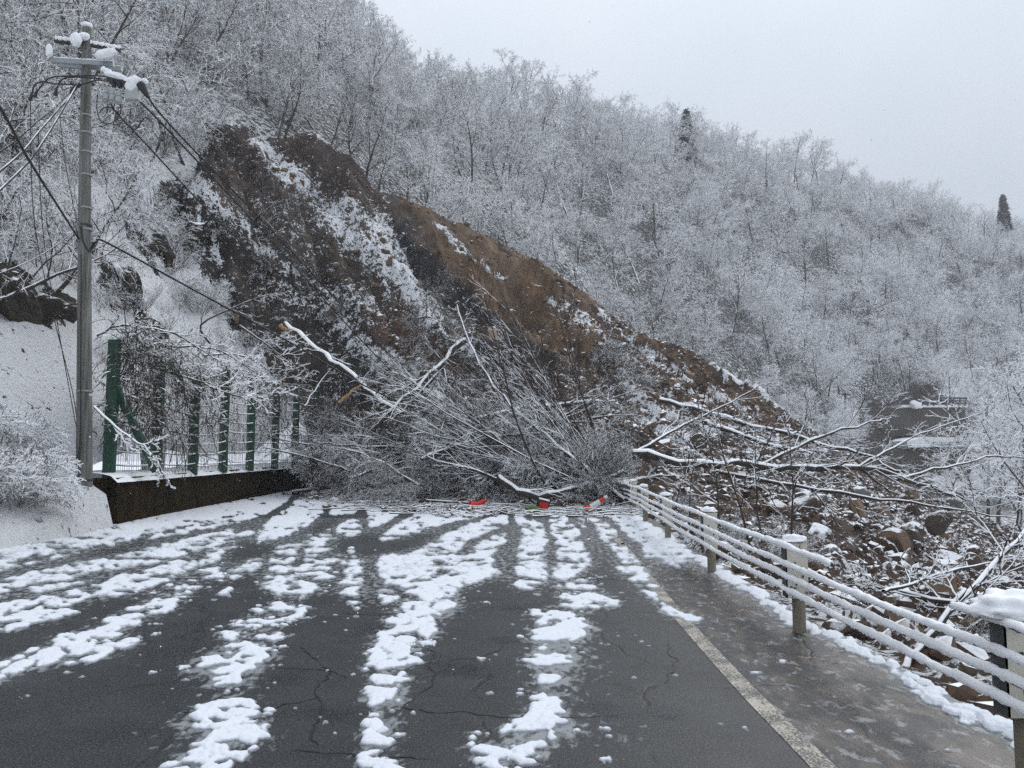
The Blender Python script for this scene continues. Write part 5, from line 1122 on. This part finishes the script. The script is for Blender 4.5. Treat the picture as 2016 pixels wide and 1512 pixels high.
jumper([(192, 185), (191, 215), (200, 240), (220, 242), (236, 225), (238, 205)], .014); jumper([(195, 222), (205, 212), (225, 212)], .014); jumper([(258, 212), (256, 245), (268, 254), (285, 232), (300, 240)], .014); jumper([(158, 165), (145, 175), (140, 185)], .05)
jumper([(160, 445), (163, 470), (172, 490), (178, 495)], .03, 17.25); jumper([(160, 500), (159, 700), (158, 860), (152, 905), (150, 930)], .015, 17.28, 'down_lead')
for (a, b, c, d) in [(62, 190, 60, 196), (74, 182, 68, 192), (112, 178, 109, 188)]:
    m_ = MB(); m_.tube([PW(a, b - 6, 17.1), PW(c, d, 17.1)], [.02, .05], 8); m_.build('lightning_cap', M['dark'], t_, True)
# wires
def wire(pl, r, label, group=None, snow=True):
    K = [W(*p) for p in pl]; o_ = K[0]; L = cable_pts(K, 16); m_ = MB(); m_.tube([p - o_ for p in L], r, 6); o = m_.build('overhead_wire', M['dark_wire'], None, True); o.location = o_; tag(o, label, 'wire', group)
M['dark_wire'] = mk_snowy('dark_wire', (.012, .012, .013), (.03, .03, .03), thr=.62, bmp=0, nscale=1.2, amp=.8)
gw = 'wires running from the pole over the landslide'
wire([(292, 192, 17), (350, 262, 18), (560, 480, 24), (760, 690, 32), (900, 810, 38)], .022, 'topmost sagging power wire running down right from the pole', gw)
wire([(262, 190, 17), (320, 245, 18), (540, 480, 24), (740, 700, 32), (880, 830, 38)], .022, 'middle power wire slanting down right from the pole', gw)
wire([(218, 205, 17), (265, 260, 18), (500, 500, 24), (700, 640, 31), (860, 790, 38)], .02, 'lowest of the three power wires leaving the pole top', gw)
wire([(178, 492, 17.4), (190, 476, 17.4), (215, 480, 17.8), (380, 570, 20), (560, 668, 24), (760, 780, 29), (950, 850, 34)], .028, 'thick black communication cable slanting from mid pole across the fence', gw)
for k_, (a, b, lab) in enumerate([((160, 230), (560, 0), ''), ]): pass
gl = 'wires coming in to the pole from the left'
wire([(155, 470, 17.4), (60, 320, 13), (0, 212, 10), (-200, -80, 6)], .022, 'thick wire from mid pole up to the left edge', gl)
wire([(156, 160, 17.2), (90, 270, 14.5), (30, 345, 13), (-300, 640, 8)], .022, 'dark wire slanting down left from the pole top', gl)
wire([(150, 175, 17.2), (80, 255, 14.7), (20, 320, 13), (-300, 560, 8)], .02, 'snow-lined wire just above another slanting down left from the pole top', gl)
wire([(60, 198, 17.1), (66, 420, 17.3), (100, 600, 17.6), (148, 800, 17.8), (150, 930, 17.6)], .010, 'thin loose lead hanging in an arc left of the pole', gl)
wire([(75, 250, 17.1), (84, 450, 17.2), (110, 620, 17.5), (150, 840, 17.8)], .010, 'second thin loose lead hanging left of the pole', gl)
wire([(118, 230, 17.4), (130, 330, 17.4), (152, 440, 17.4)], .008, 'short thin stay hanging beside the upper pole', gl)
wire([(156, 445, 17.4), (100, 490, 16), (20, 530, 14), (-200, 600, 9)], .010, 'thin wire sloping left from the middle of the pole', gl)

# ------------------------------------------------------------------ small things on the road by the brush
def prop_at(a, b, Y): return W(a, b, Y)
p = prop_at(1065, 1003, 21.9); t_ = thing('warning_panel', 'small red square panel in a black frame propped in front of the brush', 'warning light', (p[0], p[1], .02), (.25, .25, .1))
m_ = MB(); m_.box((0, 0, .17), (.36, .06, .34)); m_.build('frame', M['dark'], t_); m_ = MB(); m_.box((.02, -.034, .16), (.25, .012, .25)); m_.build('panel', M['red'], t_)
m_ = MB(); m_.box((0, -.01, .355), (.3, .06, .03)); m_.build('snow', M['snow'], t_)
p = prop_at(1165, 1003, 21.9); t_ = thing('traffic_cone', 'red and white striped cone lying on its side at the foot of the brush', 'traffic cone', (p[0] - .1, p[1], .06), (0, .95, -.25))
for k_, (h0, h1, mt) in enumerate([(0, .12, 'red'), (.12, .42, 'white'), (.42, .58, 'red'), (.58, .66, 'white')]):
    rr = lambda h: .11 - .1 * h; m_ = MB(); m_.tube([(0, 0, h0 + .001), (0, 0, h1 - .001)], [rr(h0), rr(h1)], 16); m_.build('red_stripe' if mt == 'red' else 'white_stripe', M[mt], t_, True)
m_ = MB(); m_.box((0, 0, -.02), (.32, .32, .035)); m_.build('base', M['red'], t_)
p = prop_at(930, 988, 23.3); t_ = thing('crushed_cone', 'crushed dark red cone half hidden in the brush left of centre', 'traffic cone', (p[0], p[1], .05), (.5, 1.1, .4))
m_ = MB(); m_.tube([(0, 0, 0), (.03, 0, .2), (0, .02, .38), (0, 0, .5)], [.16, .11, .07, .03], 14); m_.build('cone_body', M['red'], t_, True); m_ = MB(); m_.box((0, 0, -.02), (.34, .34, .04)); m_.build('base', M['red'], t_)
def moss(a, b, Y, s, seed, label):
    p = prop_at(a, b, Y); r2 = np.random.RandomState(seed); bm = bmesh.new(); bmesh.ops.create_icosphere(bm, subdivisions=5, radius=1)
    for v in bm.verts: v.co *= 1 + .25 * mnoise.noise(v.co * 2 + Vector((seed, 0, 0))) + .12 * mnoise.noise(v.co * 9); v.co.x *= s[0]; v.co.y *= s[1]; v.co.z *= s[2]
    me_ = bpy.data.meshes.new('moss_clump'); bm.to_mesh(me_); bm.free(); me_.materials.append(M['moss_snowy']); o = link('moss_clump', me_); o.location = (p[0], p[1], s[2] * .8); o.rotation_euler = (0, .2, 0); tag(o, label, 'moss')
M['moss_snowy'] = mk_snowy('moss_snowy', (.05, .10, .015), (.15, .24, .05), thr=.95, bmp=1, nscale=9, amp=.8, scale=25)
moss(1052, 1002, 21.6, (.26, .12, .1), 1, 'bright green moss clump on the road beside the red panel'); moss(1157, 993, 23.0, (.2, .1, .08), 2, 'pale green moss clump behind the red and white cone')
p = prop_at(600, 968, 31); t_ = thing('broken_log', 'short broken log with a raw tan end at the left foot of the brush', 'log', (p[0], p[1], .12), (0, 1.45, .1))
m_ = MB(); m_.tube([(0, 0, -.5), (0, .05, 0), (0, 0, .6)], [.11, .12, .1], 12); m_.build('stem', M['bark_near'], t_, True); m_ = MB(); m_.tube([(0, 0, .6), (0, 0, .66)], [.09, .07], 12); m_.build('broken_end', M['wood'], t_)
g = {}; r3 = np.random.RandomState(77)
for k_ in range(520):
    a = r3.uniform(600, 1260); p = GR(a, 1000 + (a - 950) * .01 + abs(r3.normal(0, 11)) - 4 - max(0, 820 - a) * .12); an = r3.normal(0, .7); l_ = r3.uniform(.15, 1.1); c_ = np.array([math.cos(an), math.sin(an), 0]) * l_ / 2
    g.setdefault((4, 4), []).append((np.array([p - c_, p - c_ * .3 + r3.normal(0, .03, 3), p + c_ * .4 + r3.normal(0, .03, 3), p + c_]) + [0, 0, .035 + r3.rand() * .08], np.linspace(.014, .006, 4) * r3.uniform(.7, 1.8)))
o = link('twig_litter', paths_mesh('twig_litter', g, M['bark_near'], True)); o['kind'] = 'stuff'; o['label'] = 'broken twigs strewn on the snow along the front of the brush pile'
V = []; F_ = []; A = []
for k_ in range(420):
    a = r3.uniform(620, 1270); p = GR(a, 996 + abs(r3.normal(0, 7)) - max(0, 820 - a) * .12); s0 = r3.uniform(.02, .09) * (1 if r3.rand() < .9 else 2); V.append(bv * s0 * r3.uniform(.6, 1.3, 3) + p + [0, 0, s0 * .4]); F_.append(bf + k_ * len(bv))
o = link('spilled_soil', mesh_np('spilled_soil', np.vstack(V), np.vstack(F_), M['rock_mix'])); o['kind'] = 'stuff'; o['label'] = 'small clods of soil spilled on the road before the brush'
# snapped pale wood
o = px_branch([(668, 792, 29.5), (716, 752, 29.5)], .075, .03, 71, dict(FB), 'snapped piece of raw orange wood sticking up left of the leaning trunk', 'broken wood', 'wood_splinter', mats=('wood', 'twig_near'), cnt=1)
o = px_branch([(552, 640, 34), (575, 655, 34)], .1, .02, 72, dict(FB), 'orange shattered stump end at the top of the broken dark trunk', 'broken wood', 'wood_splinter', mats=('wood', 'wood'), cnt=6)
# root plate behind the rail end
p = W(1225, 960, 23.8); o = link('root_mass', rock_me[0].copy()); o.location = p; o.scale = (.75, .4, .55); o.data.materials[0] = M['bark_near']; tag(o, 'dark earthy root mass behind the far end of the guardrail', 'roots')

# ------------------------------------------------------------------ far road, bank and bridge rail
def quadbox(name, pxs_, Y0, Y1, mat, label=None, cat=None, kind=None):
    V = [W(a, b, Y0) for a, b in pxs_]; n = len(V); B = [v + np.array([0, Y1 - Y0, 0]) for v in V]; F_ = [[i, (i + 1) % n, (i + 1) % n + n, i + n] for i in range(n)]
    o_ = V[0]; me_ = bpy.data.meshes.new(name); me_.from_pydata([tuple(v - o_) for v in V + B], [], [tuple(range(n))[::-1], tuple(range(n, 2 * n))] + [tuple(f) for f in F_]); me_.materials.append(mat); o = link(name, me_); o.location = o_
    if kind: o['kind'] = kind
    if label: tag(o, label, cat)
    return o
quadbox('upper_retaining_wall', [(1700, 800), (1790, 803), (1900, 801), (1900, 862), (1860, 860), (1720, 858), (1690, 850)], 113, 119, M['conc_far'], 'dark brown retaining wall under the far mountain road', 'wall')
quadbox('lower_retaining_wall', [(1690, 905), (1780, 882), (1925, 880), (1905, 950), (1700, 960)], 106, 112, M['conc_far'], 'lower dark bank wall under the snowy far road deck', 'wall')
quadbox('upper_road', [(1776, 797), (1905, 797), (1905, 801.5), (1776, 802)], 112.6, 121, M['snow'], kind='structure')
quadbox('lower_road', [(1785, 868), (1830, 860), (1935, 861), (1935, 879), (1788, 881)], 105, 112, M['snow'], kind='structure')
t_ = thing('far_railing', 'dark steel railing with slanted posts on the far upper road', 'railing', W(1812, 798, 112.5)); o_ = W(1812, 798, 112.5)
for yy in (783, 788, 793):
    m_ = MB(); m_.tube([W(1812, yy, 112.5) - o_, W(1902, yy + 1, 112.5) - o_], .08 if yy > 783 else .13, 5); m_.build('bar', M['bridge'], t_)
for k_ in range(8):
    a = 1814 + k_ * 12.2; m_ = MB(); m_.tube([W(a, 799, 112.4) - o_, W(a + 3.5, 783, 112.4) - o_], .11, 4); m_.build('post', M['bridge'], t_)
lump(W(1803, 797, 112), (.9, .5, .55), 'snow_heap', seed=9).rotation_euler = (0, .3, 0); bpy.data.objects['snow_heap']['label'] = 'rounded snow heap at the left end of the far railing'; bpy.data.objects['snow_heap']['category'] = 'snow'
t_ = thing('lower_railing', 'pale railing along the edge of the lower far road', 'railing', W(1860, 880, 104.8)); o_ = W(1860, 880, 104.8)
for yy in (869, 874): m_ = MB(); m_.tube([W(1835, yy + 2, 104.8) - o_, W(1935, yy, 104.8) - o_], .05, 4); m_.build('bar', M['steel'], t_)
for k_ in range(7): a = 1838 + k_ * 16; m_ = MB(); m_.tube([W(a, 881, 104.7) - o_, W(a, 869, 104.7) - o_], .07, 4); m_.build('post', M['steel'], t_)
o_ = W(1664, 850, 105); t_ = thing('far_utility_pole', 'thin distant utility pole with one crossarm in front of the frosted trees', 'pole', o_)
m_ = MB(); m_.tube([(0, 0, -2), W(1664, 773, 105) - o_], [.16, .12], 8); m_.build('shaft', M['bridge'], t_); m_ = MB(); m_.tube([W(1655, 776, 105) - o_, W(1675, 777, 105) - o_], .07, 5); m_.build('crossarm', M['bridge'], t_)

# ------------------------------------------------------------------ falling snow and haze
r2 = np.random.RandomState(17); V = []; F_ = []; n0 = 0
oct_v = np.array([(1, 0, 0), (-1, 0, 0), (0, 1, 0), (0, -1, 0), (0, 0, 1), (0, 0, -1)], float); oct_f = np.array([(0, 2, 4), (2, 1, 4), (1, 3, 4), (3, 0, 4), (2, 0, 5), (1, 2, 5), (3, 1, 5), (0, 3, 5)])
for k_ in range(420):
    Y = r2.uniform(2.0, 14); c_ = np.array([r2.uniform(-.72, .72) * Y, Y, CAM_Z + r2.uniform(-.3, .62) * Y]); 
    if c_[2] < .3: continue
    V.append(oct_v * (.0022 + .0022 * r2.rand()) * r2.uniform(.7, 1.4, 3) + c_); F_.append(oct_f + n0); n0 += 6
o = link('falling_snow', mesh_np('falling_snow', np.vstack(V), np.vstack(F_), M['snow'])); o['kind'] = 'stuff'; o['label'] = 'light snowflakes drifting down through the air'
hm = bpy.data.materials.new('haze'); hm.use_nodes = True; n = hm.node_tree; n.nodes.clear(); out_ = n.nodes.new('ShaderNodeOutputMaterial'); pv = n.nodes.new('ShaderNodeVolumePrincipled')
pv.inputs['Color'].default_value = (.93, .95, 1, 1); pv.inputs['Density'].default_value = HAZE; pv.inputs['Anisotropy'].default_value = .2; n.links.new(pv.outputs[0], out_.inputs['Volume'])
m_ = MB(); m_.box((0, 250, 60), (2000, 2000, 150)); o = m_.build('haze', hm); o['kind'] = 'stuff'; o['label'] = 'thin snowy haze hanging over the valley'
print('objects', len(bpy.data.objects), 'tris', sum(len(m.loops) - 2 * len(m.polygons) for m in bpy.data.meshes))
